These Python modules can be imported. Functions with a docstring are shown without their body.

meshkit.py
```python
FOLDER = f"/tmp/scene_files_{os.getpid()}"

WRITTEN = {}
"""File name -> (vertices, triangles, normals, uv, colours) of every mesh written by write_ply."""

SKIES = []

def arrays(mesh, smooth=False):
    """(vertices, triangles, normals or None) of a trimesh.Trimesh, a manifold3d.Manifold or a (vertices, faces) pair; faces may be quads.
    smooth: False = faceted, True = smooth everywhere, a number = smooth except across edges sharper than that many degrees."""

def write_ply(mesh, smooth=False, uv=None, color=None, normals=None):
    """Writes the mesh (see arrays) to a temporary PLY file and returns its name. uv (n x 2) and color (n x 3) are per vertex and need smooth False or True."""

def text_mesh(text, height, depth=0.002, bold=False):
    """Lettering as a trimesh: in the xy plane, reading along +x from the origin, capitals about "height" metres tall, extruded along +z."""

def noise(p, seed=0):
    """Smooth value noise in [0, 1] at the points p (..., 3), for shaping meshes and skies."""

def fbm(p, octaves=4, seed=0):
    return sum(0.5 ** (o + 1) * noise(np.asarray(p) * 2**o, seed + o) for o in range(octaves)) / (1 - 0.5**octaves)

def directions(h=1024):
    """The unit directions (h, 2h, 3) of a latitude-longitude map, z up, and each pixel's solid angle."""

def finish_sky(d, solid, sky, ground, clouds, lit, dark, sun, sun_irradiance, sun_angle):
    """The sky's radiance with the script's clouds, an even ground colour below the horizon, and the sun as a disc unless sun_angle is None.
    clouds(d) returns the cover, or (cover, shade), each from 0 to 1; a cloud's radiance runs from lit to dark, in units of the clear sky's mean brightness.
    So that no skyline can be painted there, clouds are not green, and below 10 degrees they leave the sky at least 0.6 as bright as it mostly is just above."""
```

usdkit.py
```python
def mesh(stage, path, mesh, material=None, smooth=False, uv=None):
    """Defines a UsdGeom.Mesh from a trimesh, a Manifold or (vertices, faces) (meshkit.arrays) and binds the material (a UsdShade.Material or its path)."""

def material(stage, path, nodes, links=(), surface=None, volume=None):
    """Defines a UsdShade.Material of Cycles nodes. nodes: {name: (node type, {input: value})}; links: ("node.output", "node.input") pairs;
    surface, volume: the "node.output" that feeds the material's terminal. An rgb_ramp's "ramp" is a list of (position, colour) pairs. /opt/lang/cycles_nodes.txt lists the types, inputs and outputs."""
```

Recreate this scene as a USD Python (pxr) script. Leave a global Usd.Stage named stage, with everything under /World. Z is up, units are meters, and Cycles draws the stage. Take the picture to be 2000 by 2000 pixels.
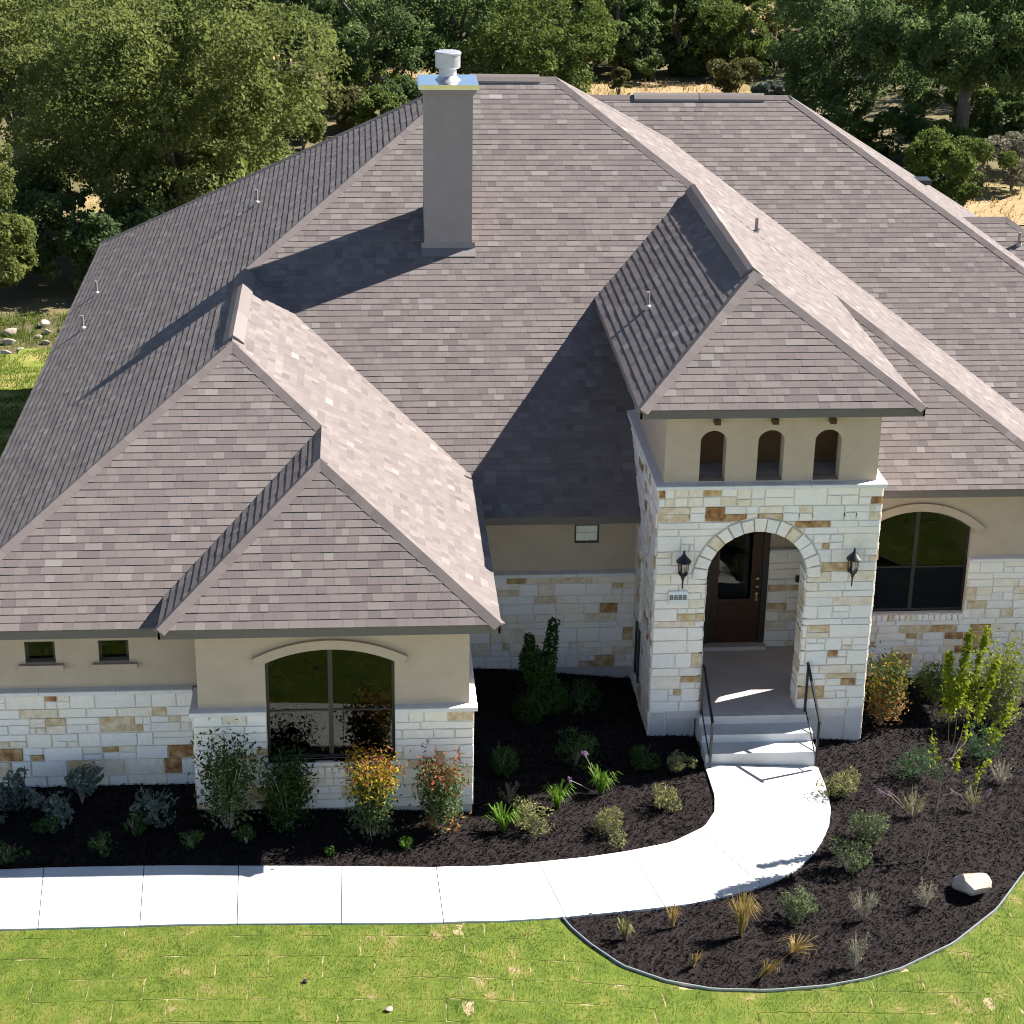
import math, random
import numpy as np, trimesh, usdkit, meshkit
from shapely.geometry import Polygon, LineString, Point, box as sbox
from shapely.ops import unary_union, substring
from shapely.prepared import prep
from pxr import Usd, UsdGeom, UsdLux, UsdShade, Sdf, Gf, Vt

stage = Usd.Stage.CreateInMemory()
UsdGeom.SetStageUpAxis(stage, 'Z'); UsdGeom.SetStageMetersPerUnit(stage, 1.0)
UsdGeom.Xform.Define(stage, '/World'); UsdGeom.Scope.Define(stage, '/World/Looks')
T = Sdf.ValueTypeNames

# ------------------------------------------------------------------ camera, sky, sun, exposure
EXPOSURE, SKY, SUN = 1.65, 0.05, 1.25
EL, AZ = math.radians(39.6), math.radians(68.2)
sun_dir = np.array([math.cos(EL) * math.sin(AZ), math.cos(EL) * math.cos(AZ), math.sin(EL)])
CAM = np.array([-1.255, -29.52, 15.987]); YAW, PITCH, ROLL = 0.081, 0.391, 0.017

def V3(*a): return np.array(a, float)
def unit(v): return np.asarray(v, float) / np.linalg.norm(v)

def make_camera():
    cy, sy, cp, sp = math.cos(YAW), math.sin(YAW), math.cos(PITCH), math.sin(PITCH)
    f = V3(sy * cp, cy * cp, -sp); r = V3(cy, -sy, 0); u = np.cross(r, f)
    cr, sr = math.cos(ROLL), math.sin(ROLL)
    r, u = cr * r + sr * u, -sr * r + cr * u
    c = UsdGeom.Camera.Define(stage, '/World/camera')
    c.AddTransformOp().Set(Gf.Matrix4d(*[float(x) for row in ([*r, 0], [*u, 0], [*-f, 0], [*CAM, 1]) for x in row]))
    c.CreateHorizontalApertureAttr(36.0); c.CreateVerticalApertureAttr(36.0); c.CreateFocalLengthAttr(36.0 * 3826.1 / 2000)
    c.CreateExposureAttr(EXPOSURE)
make_camera()
usdkit.material(stage, '/World/Looks/sky_look', {
    'sky': ('sky_texture', {'sky_type': 'single_scattering', 'sun_disc': False, 'sun_elevation': EL, 'sun_rotation': AZ, 'altitude': 600.0, 'aerosol_density': 0.35, 'air_density': 0.8}),
    'bg': ('background_shader', {'strength': SKY})}, [('sky.color', 'bg.color')], surface='bg.background')
dome = UsdLux.DomeLight.Define(stage, '/World/sky')
dome.GetPrim().SetCustomDataByKey('kind', 'structure')
UsdShade.MaterialBindingAPI.Apply(dome.GetPrim()).Bind(UsdShade.Material.Get(stage, '/World/Looks/sky_look'))
sun = UsdLux.DistantLight.Define(stage, '/World/sun')
sun.CreateNormalizeAttr(True); sun.CreateIntensityAttr(SUN); sun.CreateAngleAttr(0.5); sun.CreateColorAttr(Gf.Vec3f(1.0, 0.945, 0.87))
_x = unit(np.cross(V3(0, 0, 1), sun_dir)); _y = np.cross(sun_dir, _x)
UsdGeom.Xformable(sun).AddTransformOp().Set(Gf.Matrix4d(*[float(v) for row in ([*_x, 0], [*_y, 0], [*sun_dir, 0], [0, 0, 0, 1]) for v in row]))

# ------------------------------------------------------------------ helpers
used = {}
def numbered(parent, name):
    k = (parent, name); n = used.get(k, 0); used[k] = n + 1
    return f'{parent}/{name}' if n == 0 else f'{parent}/{name}_{n:03d}'

def tag(path, label=None, cat=None, group=None, kind=None):
    p = stage.GetPrimAtPath(path)
    for k, v in (('label', label), ('category', cat), ('group', group), ('kind', kind)):
        if v: p.SetCustomDataByKey(k, v)
    return path

def thing(name, label=None, cat=None, loc=(0, 0, 0), rz=0.0, group=None, kind=None, scale=None):
    path = numbered('/World', name)
    x = UsdGeom.Xform.Define(stage, path)
    x.AddTranslateOp().Set(Gf.Vec3d(*map(float, loc)))
    if rz: x.AddRotateZOp().Set(float(math.degrees(rz)))
    if scale is not None: x.AddScaleOp().Set(Gf.Vec3f(*map(float, np.broadcast_to(scale, 3))))
    return tag(path, label, cat, group, kind)

def part(parent, name, mesh, mat, smooth=False, label=None, kind=None, tone=None):
    path = numbered(parent, name)
    m = usdkit.mesh(stage, path, mesh, '/World/Looks/' + mat, smooth=smooth)
    if tone is not None:
        UsdGeom.PrimvarsAPI(m).CreatePrimvar('tone', T.FloatArray, 'vertex').Set(Vt.FloatArray.FromNumpy(np.asarray(tone, np.float32)))
    return tag(path, label=label, kind=kind)

def copy_of(src, name, label, cat, loc, rz=0.0, group=None, scale=None):
    p = thing(name, label, cat, loc, rz, group, scale=scale)
    pr = stage.GetPrimAtPath(p); pr.GetReferences().AddInternalReference(src); pr.SetInstanceable(True)
    return p

class MB:
    """collects faces of one mesh, with a tone per vertex"""
    def __init__(s): s.v, s.f, s.t, s.n = [], [], [], 0
    def add(s, v, f, tone=0.0):
        v = np.asarray(v, float).reshape(-1, 3); f = np.asarray(f, int)
        if f.shape[1] == 4: f = np.vstack([f[:, [0, 1, 2]], f[:, [0, 2, 3]]])
        s.v.append(v); s.f.append(f + s.n); s.t.append(np.broadcast_to(np.asarray(tone, float), (len(v),))); s.n += len(v); return s
    def mesh(s, m, tone=0.0): return s.add(m.vertices, m.faces, tone)
    def box(s, a, b, tone=0.0):
        a, b = np.minimum(a, b), np.maximum(a, b)
        m = trimesh.creation.box(bounds=[a, b]); return s.mesh(m, tone)
    def tube(s, pts, r, sides=8, tone=0.0, caps=True):
        pts = np.asarray(pts, float); r = np.broadcast_to(r, (len(pts),))
        t = np.gradient(pts, axis=0); t /= np.linalg.norm(t, axis=1, keepdims=True) + 1e-12
        ref = np.where(np.abs(t[:, 2:]) < 0.9, [[0, 0, 1.0]], [[1.0, 0, 0]])
        a = np.cross(t, ref); a /= np.linalg.norm(a, axis=1, keepdims=True); b = np.cross(t, a)
        an = np.arange(sides) * 2 * np.pi / sides
        v = (pts[:, None] + r[:, None, None] * (np.cos(an)[None, :, None] * a[:, None] + np.sin(an)[None, :, None] * b[:, None])).reshape(-1, 3)
        f = []
        for i in range(len(pts) - 1):
            for j in range(sides):
                k = (j + 1) % sides
                f.append([i * sides + j, i * sides + k, (i + 1) * sides + k, (i + 1) * sides + j])
        f = np.array(f); f = np.vstack([f[:, [0, 1, 2]], f[:, [0, 2, 3]]])
        if caps:
            e = (len(pts) - 1) * sides
            f = np.vstack([f, [[0, j + 1, j] for j in range(1, sides - 1)], [[e, e + j, e + j + 1] for j in range(1, sides - 1)]])
        return s.add(v, f, tone)
    @property
    def tones(s): return np.concatenate(s.t)
    @property
    def m(s): return np.concatenate(s.v), np.concatenate(s.f)
    def put(s, parent, name, mat, smooth=False, label=None, kind=None, tone=False):
        return part(parent, name, s.m, mat, smooth, label, kind, s.tones if tone else None)

def lathe(profile, sides=16, at=(0, 0, 0)):
    m = trimesh.creation.revolve(np.asarray(profile, float), sections=sides); m.apply_translation(at); return m

# ------------------------------------------------------------------ materials
def mat(name, nodes, links, surface='p.BSDF'): return usdkit.material(stage, '/World/Looks/' + name, nodes, links, surface=surface)

def plain(name, col, rough=0.6, metallic=0.0, spec=0.5):
    mat(name, {'p': ('principled_bsdf', {'base_color': col, 'roughness': rough, 'metallic': metallic, 'specular_ior_level': spec})}, [])

def noisy(name, c1, c2, scale, rough=0.85, bump=0.0, bscale=None, bdist=0.01, c3=None, scale3=1.0, metallic=0.0, spec=0.3, lo=0.3, hi=0.7):
    n = {'g': ('geometry', {}), 'n': ('noise_texture', {'scale': scale, 'detail': 5.0, 'roughness': 0.6}),
         'r': ('rgb_ramp', {'ramp': [(0, c1), (lo, c1), (hi, c2), (1, c2)]}),
         'p': ('principled_bsdf', {'roughness': rough, 'metallic': metallic, 'specular_ior_level': spec})}
    l = [('g.position', 'n.vector'), ('n.fac', 'r.fac')]
    out = 'r.color'
    if c3 is not None:
        n['n3'] = ('noise_texture', {'scale': scale3, 'detail': 3.0}); n['r3'] = ('rgb_ramp', {'ramp': [(0, (0, 0, 0)), (0.48, (0, 0, 0)), (0.66, (1, 1, 1)), (1, (1, 1, 1))]})
        n['mx'] = ('mix_color', {'b': c3})
        l += [('g.position', 'n3.vector'), ('n3.fac', 'r3.fac'), ('r3.color', 'mx.fac'), (out, 'mx.a')]; out = 'mx.result'
    l.append((out, 'p.base_color'))
    if bump:
        n['bn'] = ('noise_texture', {'scale': bscale or scale * 4, 'detail': 4.0}); n['b'] = ('bump', {'strength': bump, 'distance': bdist})
        l += [('g.position', 'bn.vector'), ('bn.fac', 'b.height'), ('b.normal', 'p.normal')]
    mat(name, n, l)

def toned(name, ramp, nscale, namp, rough=0.9, bump=0.3, bscale=60.0, bdist=0.004, spec=0.25):
    """colour from the piece's own tone, broken up by grain"""
    mat(name, {'g': ('geometry', {}), 'a': ('attribute', {'attribute': 'tone'}), 'n': ('noise_texture', {'scale': nscale, 'detail': 5.0, 'roughness': 0.65}),
               's': ('math', {'math_type': 'subtract', 'value2': 0.5}), 'm': ('math', {'math_type': 'multiply_add', 'value2': namp}),
               'r': ('rgb_ramp', {'ramp': ramp}), 'bn': ('noise_texture', {'scale': bscale, 'detail': 4.0}), 'b': ('bump', {'strength': bump, 'distance': bdist}),
               'p': ('principled_bsdf', {'roughness': rough, 'specular_ior_level': spec})},
        [('g.position', 'n.vector'), ('n.fac', 's.value1'), ('s.value', 'm.value1'), ('a.fac', 'm.value3'), ('m.value', 'r.fac'), ('r.color', 'p.base_color'),
         ('g.position', 'bn.vector'), ('bn.fac', 'b.height'), ('b.normal', 'p.normal')])

def leafy(name, ramp, trans=0.3, rough=0.7, patch=0.45, pscale=0.7, spec=0.18):
    """leaf colours vary leaf by leaf and from clump to clump"""
    mat(name, {'g': ('geometry', {}), 'n': ('noise_texture', {'scale': pscale, 'detail': 3.0}), 'mr': ('map_range', {'from_min': .34, 'from_max': .66, 'clamp': True}), 'x': ('mix_float', {'fac': patch}), 'r': ('rgb_ramp', {'ramp': ramp}),
               'p': ('principled_bsdf', {'roughness': rough, 'specular_ior_level': spec}), 't': ('translucent_bsdf', {}), 'm': ('mix_closure', {'fac': trans})},
        [('g.position', 'n.vector'), ('g.random_per_island', 'x.a'), ('n.fac', 'mr.value'), ('mr.result', 'x.b'), ('x.result', 'r.fac'), ('r.color', 'p.base_color'), ('r.color', 't.color'),
         ('p.BSDF', 'm.closure1'), ('t.BSDF', 'm.closure2')], surface='m.closure')

toned('shingle', [(0, (0.1021, 0.08731, 0.08891)), (.3, (0.1399, 0.1189, 0.1167)), (.6, (0.1792, 0.1536, 0.146)), (.85, (0.2239, 0.2021, 0.1929)), (1, (0.275, 0.2547, 0.2422))], 60.0, .38, .95, .5, 220.0, .003, .15)
toned('limestone', [(0, (0.7069, 0.66, 0.6184)), (.2, (0.7925, 0.73, 0.6704)), (.42, (0.7818, 0.7, 0.6043)), (.6, (0.6854, 0.565, 0.4249)), (.72, (0.5355, 0.39, 0.2266)), (.82, (0.407, 0.25, 0.1086)), (.92, (0.2678, 0.12, 0.04722)), (1, (0.1392, 0.045, 0.02361))], 6.5, .60, .9, .8, 16.0, .018)
toned('sod', [(0, (0.06732, 0.1029, 0.011)), (.45, (0.1071, 0.147, 0.0176)), (.7, (0.1581, 0.1617, 0.033)), (.85, (0.255, 0.2058, 0.0935)), (1, (0.3366, 0.2646, 0.143))], 2.6, 2.1, .95, .6, 60.0, .02)
noisy('mortar', (0.6032, 0.5452, 0.4844), (0.6997, 0.638, 0.5679), 20, .95, .3)
noisy('roof_deck_look', (0.081, 0.06885, 0.06885), (0.1053, 0.0891, 0.0891), 20)
noisy('stucco', (0.38, 0.3013, 0.2284), (0.4242, 0.3395, 0.2605), 3.0, .95, .35, 260.0, .004)
noisy('chimney_stucco', (0.2322, 0.195, 0.1817), (0.2569, 0.2177, 0.2049), 3.0, .95, .35, 260.0, .004)
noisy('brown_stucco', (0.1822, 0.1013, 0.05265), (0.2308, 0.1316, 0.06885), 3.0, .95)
noisy('cast_stone', (0.6032, 0.57, 0.5432), (0.6864, 0.65, 0.6208), 6.0, .85, .2, 80)
noisy('foundation', (0.46, 0.418, 0.3922), (0.5405, 0.495, 0.4664), 4.0, .9, .2, 60)
noisy('concrete', (.55, .54, .52), (.62, .61, .59), 2.2, .9, .25, 120.0, .003, c3=(.49, .475, .45), scale3=.8)
noisy('porch_concrete', (0.5112, 0.4422, 0.4064), (0.6106, 0.536, 0.4889), 2.0, .85, .15, 90.0, .003)
noisy('fascia_paint', (0.1094, 0.09315, 0.08505), (0.1215, 0.1037, 0.09558), 8.0, .6)
noisy('dark_wood', (0.0341, 0.01364, 0.00682), (0.0527, 0.02232, 0.01116), 14.0, .4, .2, 40.0)
noisy('bark', (.09, .07, .055), (.15, .125, .10), 9.0, .95, .8, 30.0, .03)
noisy('pale_stem', (.28, .23, .18), (.36, .30, .24), 20.0, .9)
noisy('mulch', (0.005576, 0.00358, 0.003553), (0.01735, 0.01102, 0.01036), 26.0, .95, .8, 60.0, .03)
noisy('soil', (.27, .22, .10), (.42, .34, .20), 9.0, .95, .5, 40.0, .02)
noisy('lawn_base', (0.1083, 0.1509, 0.01574), (0.1805, 0.2011, 0.03062), 5.0, .95, .6, 60.0, .02, c3=(0.2886, 0.2515, 0.07436), scale3=1.4)
noisy('dry_ground', (0.081, 0.07695, 0.0324), (0.162, 0.1255, 0.06075), .5, .95, .6, 12.0, .06, c3=(0.0486, 0.05265, 0.02025), scale3=.2)
noisy('dry_field_look', (0.2754, 0.1903, 0.09315), (0.3726, 0.2633, 0.1417), 1.2, .95, .6, 12.0, .06, c3=(0.2106, 0.1701, 0.0729), scale3=.3)
noisy('rubble', (0.2652, 0.217, 0.1848), (0.39, 0.329, 0.2838), 9.0, .95, .5, 30.0, .02)
noisy('white_rock', (0.4048, 0.3276, 0.28), (0.5336, 0.4452, 0.392), 6.0, .9, .9, 22.0, .03, c3=(0.3864, 0.2604, 0.2), scale3=3.0)
plain('bronze', (.020, .015, .012), .5); plain('black_iron', (.012, .012, .014), .42); plain('dark_gap', (.01, .01, .01), .9)
plain('white_blind', (.72, .72, .68), .7); plain('pvc_grey', (.24, .19, .18), .6); plain('boot_white', (.30, .28, .27), .6)
plain('brass', (.55, .40, .24), .35, 1.0); plain('bulb', (.80, .55, .42), .4); plain('plaque_white', (.66, .67, .68), .6); plain('steel_edge', (.42, .44, .47), .4, .7)
mat('screen', {'t': ('transparent_bsdf', {'color': (1, 1, 1)}), 'd': ('diffuse_bsdf', {'color': (.012, .012, .012)}), 'm': ('mix_closure', {'fac': .52})}, [('d.BSDF', 'm.closure1'), ('t.BSDF', 'm.closure2')], surface='m.closure')
noisy('flashing_metal', (.19, .165, .16), (.22, .195, .185), 8.0, .6)
noisy('dull_metal', (0.3844, 0.3843, 0.4092), (0.434, 0.4347, 0.462), 7.0, .5, metallic=.6)
noisy('galvanised', (.78, .80, .83), (.88, .90, .92), 7.0, .16, metallic=1.0)
mat('glass', {'t': ('transparent_bsdf', {'color': (.86, .88, .86)}), 'g': ('glossy_bsdf', {'color': (1, 1, 1), 'roughness': 0.0}), 'f': ('fresnel', {'IOR': 1.55}), 'm': ('mix_closure', {}),
              'a': ('math', {'math_type': 'multiply_add', 'value2': .42, 'value3': 0.0, 'use_clamp': True})},
    [('f.fac', 'a.value1'), ('a.value', 'm.fac'), ('t.BSDF', 'm.closure1'), ('g.BSDF', 'm.closure2')], surface='m.closure')
leafy('oak_bright', [(0, (0.09072, 0.1169, 0.03187)), (.35, (0.1753, 0.2047, 0.05666)), (.7, (0.2539, 0.2748, 0.09207)), (1, (0.3385, 0.3273, 0.177))], .5, pscale=.5)
leafy('oak_dark', [(0, (0.07202, 0.1098, 0.04028)), (.4, (0.1489, 0.2074, 0.06713)), (.75, (0.2641, 0.3296, 0.1164)), (1, (0.408, 0.4516, 0.2014))], .42, pscale=.5)
leafy('oak_mid', [(0, (0.07452, 0.1054, 0.02376)), (.4, (0.149, 0.1954, 0.04118)), (.75, (0.2401, 0.2889, 0.06336)), (1, (0.3478, 0.3738, 0.1188))], .34, pscale=.5)
leafy('cedar_leaf', [(0, (.035, .06, .012)), (.5, (.075, .12, .018)), (1, (.12, .17, .03))], .25)
leafy('brown_leaf', [(0, (.16, .075, .03)), (.5, (.26, .13, .055)), (1, (.34, .20, .09))], .3)
leafy('olive_leaf', [(0, (.09, .095, .03)), (.5, (.17, .165, .055)), (1, (.26, .235, .10))], .3)
leafy('silver_leaf', [(0, (0.0935, 0.119, 0.102)), (.5, (0.1615, 0.204, 0.17)), (1, (0.2465, 0.289, 0.238))], .2)
leafy('grey_leaf', [(0, (.18, .175, .12)), (.5, (.31, .29, .20)), (1, (.44, .41, .30))], .2)
leafy('mound_leaf', [(0, (.15, .155, .055)), (.5, (.28, .285, .115)), (1, (.40, .38, .17))], .25)
leafy('rosemary_leaf', [(0, (.085, .115, .045)), (.5, (.165, .205, .09)), (1, (.26, .29, .14))], .25)
leafy('green_leaf', [(0, (.03, .065, .014)), (.5, (.06, .12, .025)), (1, (.10, .18, .04))], .3)
leafy('teal_leaf', [(0, (0.034, 0.08075, 0.02975)), (.5, (0.07225, 0.1487, 0.0595)), (1, (0.119, 0.2125, 0.0935))], .25)
leafy('lime_leaf', [(0, (0.085, 0.17, 0.017)), (.5, (0.1445, 0.2635, 0.02975)), (1, (0.2125, 0.34, 0.0595))], .35)
leafy('evergreen_leaf', [(0, (.03, .06, .012)), (.5, (.05, .10, .018)), (1, (.09, .15, .03))], .25)
leafy('yellow_leaf', [(0, (0.272, 0.221, 0.017)), (.5, (0.425, 0.323, 0.02125)), (1, (0.51, 0.357, 0.0255))], .35)
leafy('red_leaf', [(0, (.20, .06, .03)), (.5, (.33, .12, .055)), (1, (.40, .20, .09))], .3)
leafy('orange_leaf', [(0, (.30, .14, .04)), (.5, (.42, .22, .07)), (1, (.50, .30, .12))], .3)
leafy('sapling_leaf', [(0, (.14, .18, .012)), (.5, (.30, .34, .022)), (1, (.46, .46, .05))], .4)
leafy('straw_leaf', [(0, (0.306, 0.221, 0.068)), (.5, (0.408, 0.2975, 0.1105)), (1, (0.493, 0.374, 0.187))], .3)
leafy('purple_leaf', [(0, (.24, .14, .25)), (1, (.42, .30, .44))], .3)
leafy('blade', [(0, (.055, .10, .009)), (.4, (.09, .145, .014)), (.6, (.135, .165, .026)), (.78, (.225, .20, .065)), (1, (.36, .30, .15))], .3, .75, .62, 2.2, .12)
leafy('chip', [(0, (0.003941, 0.002448, 0.002632)), (.6, (0.01351, 0.00832, 0.008158)), (.9, (0.03097, 0.01861, 0.01579)), (1, (0.0732, 0.04406, 0.03579))], .0, .95, .1, 3.0, .1)

# ------------------------------------------------------------------ ground
GX = [-60, -9, -4, -2, 0, 1.7, 3.5, 5, 7.3, 9, 13, 60]; GZ = [.15, .12, .07, 0, -.08, -.24, -.43, -.5, -.62, -.78, -1.0, -1.3]
def g(x): return np.interp(x, GX, GZ)
def blend(y): return np.clip((np.asarray(y, float) - 14) / 6, 0, 1)
def gz(x, y): return g(x) * (1 - blend(y)) + blend(y) * -.3

far_edge = [(-16, -4.6), (-6.65, -4.56), (-5.89, -4.53), (-4.74, -4.53), (-3.11, -4.55), (-1.71, -4.55), (-.29, -4.56), (.55, -4.47), (1.31, -4.28), (2.05, -4.07), (2.69, -3.83), (3.46, -3.47), (4.05, -2.99), (4.29, -2.53), (4.38, -2.03), (4.38, -1.6), (4.38, -1.0)]
near_edge = [(-16, -6.1), (-6.4, -6.08), (-4.94, -6.07), (-3.15, -6.03), (-1.7, -6.02), (-.23, -5.99), (.7, -5.88), (1.5, -5.73), (2.62, -5.43), (3.4, -5.2), (4.0, -4.98), (4.58, -4.72), (5.04, -4.42), (5.41, -4.06), (5.78, -3.53), (6.08, -2.92), (6.24, -2.36), (6.31, -1.72), (6.32, -1.0)]
bed_edge = [(1.5, -5.72), (1.62, -6.0), (1.84, -6.36), (2.24, -6.84), (2.84, -7.15), (3.43, -7.27), (4.25, -7.29), (5.09, -7.17), (5.7, -6.99), (6.26, -6.74), (7.21, -6.1), (8.15, -5.15), (8.93, -4.07), (9.6, -2.9), (10.6, -1.6), (12.2, -.4), (16, .6)]
path_poly = Polygon(far_edge + near_edge[::-1]).buffer(0)
left_bed = Polygon(far_edge + [(4.38, 2.6), (-16, 2.6)]).buffer(0)
k_near = [p for p in near_edge if p[0] >= 1.5]
right_bed = Polygon(bed_edge + [(16, 3.2), (6.32, 3.2)] + k_near[::-1]).buffer(0)
beds = unary_union([left_bed, right_bed])
hard = unary_union([path_poly, beds])

rng = np.random.default_rng(7)
def sheet(x0, x1, y0, y1, step, zf, keep=None):
    xs = np.arange(x0, x1 + step / 2, step); ys = np.arange(y0, y1 + step / 2, step)
    X, Y = np.meshgrid(xs, ys); v = np.stack([X.ravel(), Y.ravel(), zf(X.ravel(), Y.ravel())], 1)
    i, j = np.meshgrid(np.arange(len(xs) - 1), np.arange(len(ys) - 1)); a = (j * len(xs) + i).ravel()
    f = np.stack([a, a + 1, a + 1 + len(xs), a + len(xs)], 1)
    if keep is not None:
        import shapely
        c = v[f].mean(1); f = f[shapely.contains_xy(keep, c[:, 0], c[:, 1])]
        u, inv = np.unique(f, return_inverse=True); v, f = v[u], inv.reshape(-1, 4)
    return v, f

tag(part('/World', 'ground', sheet(-300, 300, -120, 480, 6, lambda x, y: gz(x, y) - .14), 'dry_ground', True), 'dry tan ground with thin grass around the house and under the trees', 'ground', kind='structure')
field = unary_union([Point(x, y).buffer(rr) for x, y, rr in ((9.5, 60, 2.6), (12.5, 60.5, 3), (15.5, 60, 2.6), (24, 88, 6), (30, 95, 9), (23, 38.5, 3.4), (27, 37, 5), (-3.3, 70, 2.2), (-11.5, 38.5, 1.6), (2, 66, 2.0), (20, 82, 4))])
tag(part('/World', 'dry_field', sheet(-14, 42, 30, 106, .5, lambda x, y: gz(x, y) - .11 + 0 * x, field), 'dry_field_look', True), 'open patches of tan dry grass field between the trees', 'field', kind='structure')
tag(part('/World', 'lawn_soil', sheet(-10, 14, -10, 2, .05, lambda x, y: g(x) - .005, sbox(-16, -14, 16, 2).difference(hard.buffer(.02))), 'soil', True), 'tan soil showing in the joints of the sod lawn', 'soil', kind='structure')
bedz = lambda x, y: g(x) - .012 + .03 * (meshkit.fbm(np.stack([x * 2.2, y * 2.2, 0 * x], 1), 3, 5) - .5) + .018 * (meshkit.noise(np.stack([x * 13, y * 13, 0 * x], 1), 9) - .5)
tag(part('/World', 'mulch_bed', sheet(-9, 4.6, -4.9, 2.7, .05, bedz, left_bed.buffer(.06)), 'mulch', True), 'dark shredded mulch bed between the house front and the walk', 'mulch bed', kind='structure')
tag(part('/World', 'mulch_bed', sheet(1.3, 15, -7.6, 3.1, .05, bedz, right_bed.buffer(.04)), 'mulch', True), 'dark mulch bed curving round right of the walk to the lawn', 'mulch bed', kind='structure')

def chips(poly, n, seed):
    import shapely
    r = np.random.default_rng(seed); x0, y0, x1, y1 = poly.bounds
    x, y = r.uniform(max(x0, -7.6), min(x1, 12.5), n), r.uniform(y0, y1, n); k = shapely.contains_xy(poly.buffer(.018), x, y); x, y = x[k], y[k]; n = len(x)
    L, Wd = r.uniform(.012, .036, n), r.uniform(.004, .009, n); a = r.uniform(0, 2 * np.pi, n); ti = r.normal(0, .35, n); ro = r.normal(0, .5, n)
    d = np.stack([np.cos(a) * np.cos(ti), np.sin(a) * np.cos(ti), np.sin(ti)], 1); s = np.stack([-np.sin(a) * np.cos(ro), np.cos(a) * np.cos(ro), np.sin(ro)], 1)
    c = np.stack([x, y, bedz(x, y) + r.uniform(.006, .03, n)], 1); bend = np.stack([0 * x, 0 * x, r.normal(.006, .008, n)], 1)
    v = np.stack([c - d * L[:, None] - s * Wd[:, None], c - bend * 0 + s * Wd[:, None] * 1.3 + bend, c + d * L[:, None], c - s * Wd[:, None] * 1.3 + bend], 1).reshape(-1, 3)
    return v, np.arange(4 * n).reshape(n, 4)
tag(part('/World', 'mulch_chips', chips(beds.intersection(sbox(-9, -8, 15, 2.3)), 130000, 3), 'chip'), 'loose wood chips lying over the dark mulch beds', 'mulch', kind='stuff')

# the walk: one slab between each pair of joints
walk = thing('walkway', 'white concrete walk curving from the left to the porch steps', 'walkway', kind='structure')
FL, NL = LineString(far_edge), LineString(near_edge)
joints = [((-15.9, -4.6), (-15.9, -6.1)), ((-8.9, -4.57), (-8.85, -6.09)), ((-7.45, -4.57), (-7.35, -6.09)), ((-6.02, -4.53), (-5.88, -6.08)), ((-4.57, -4.53), (-4.48, -6.06)), ((-3.19, -4.55), (-3.13, -6.03)), ((-1.67, -4.55), (-1.67, -6.02)), ((-.27, -4.56), (-.22, -5.99)),
          ((1.28, -4.28), (1.56, -5.72)), ((2.75, -3.8), (3.07, -5.3)), ((3.93, -3.1), (4.66, -4.68)), ((4.36, -2.3), (6.10, -2.86)), ((4.38, -1.02), (6.32, -1.02))]
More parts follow.
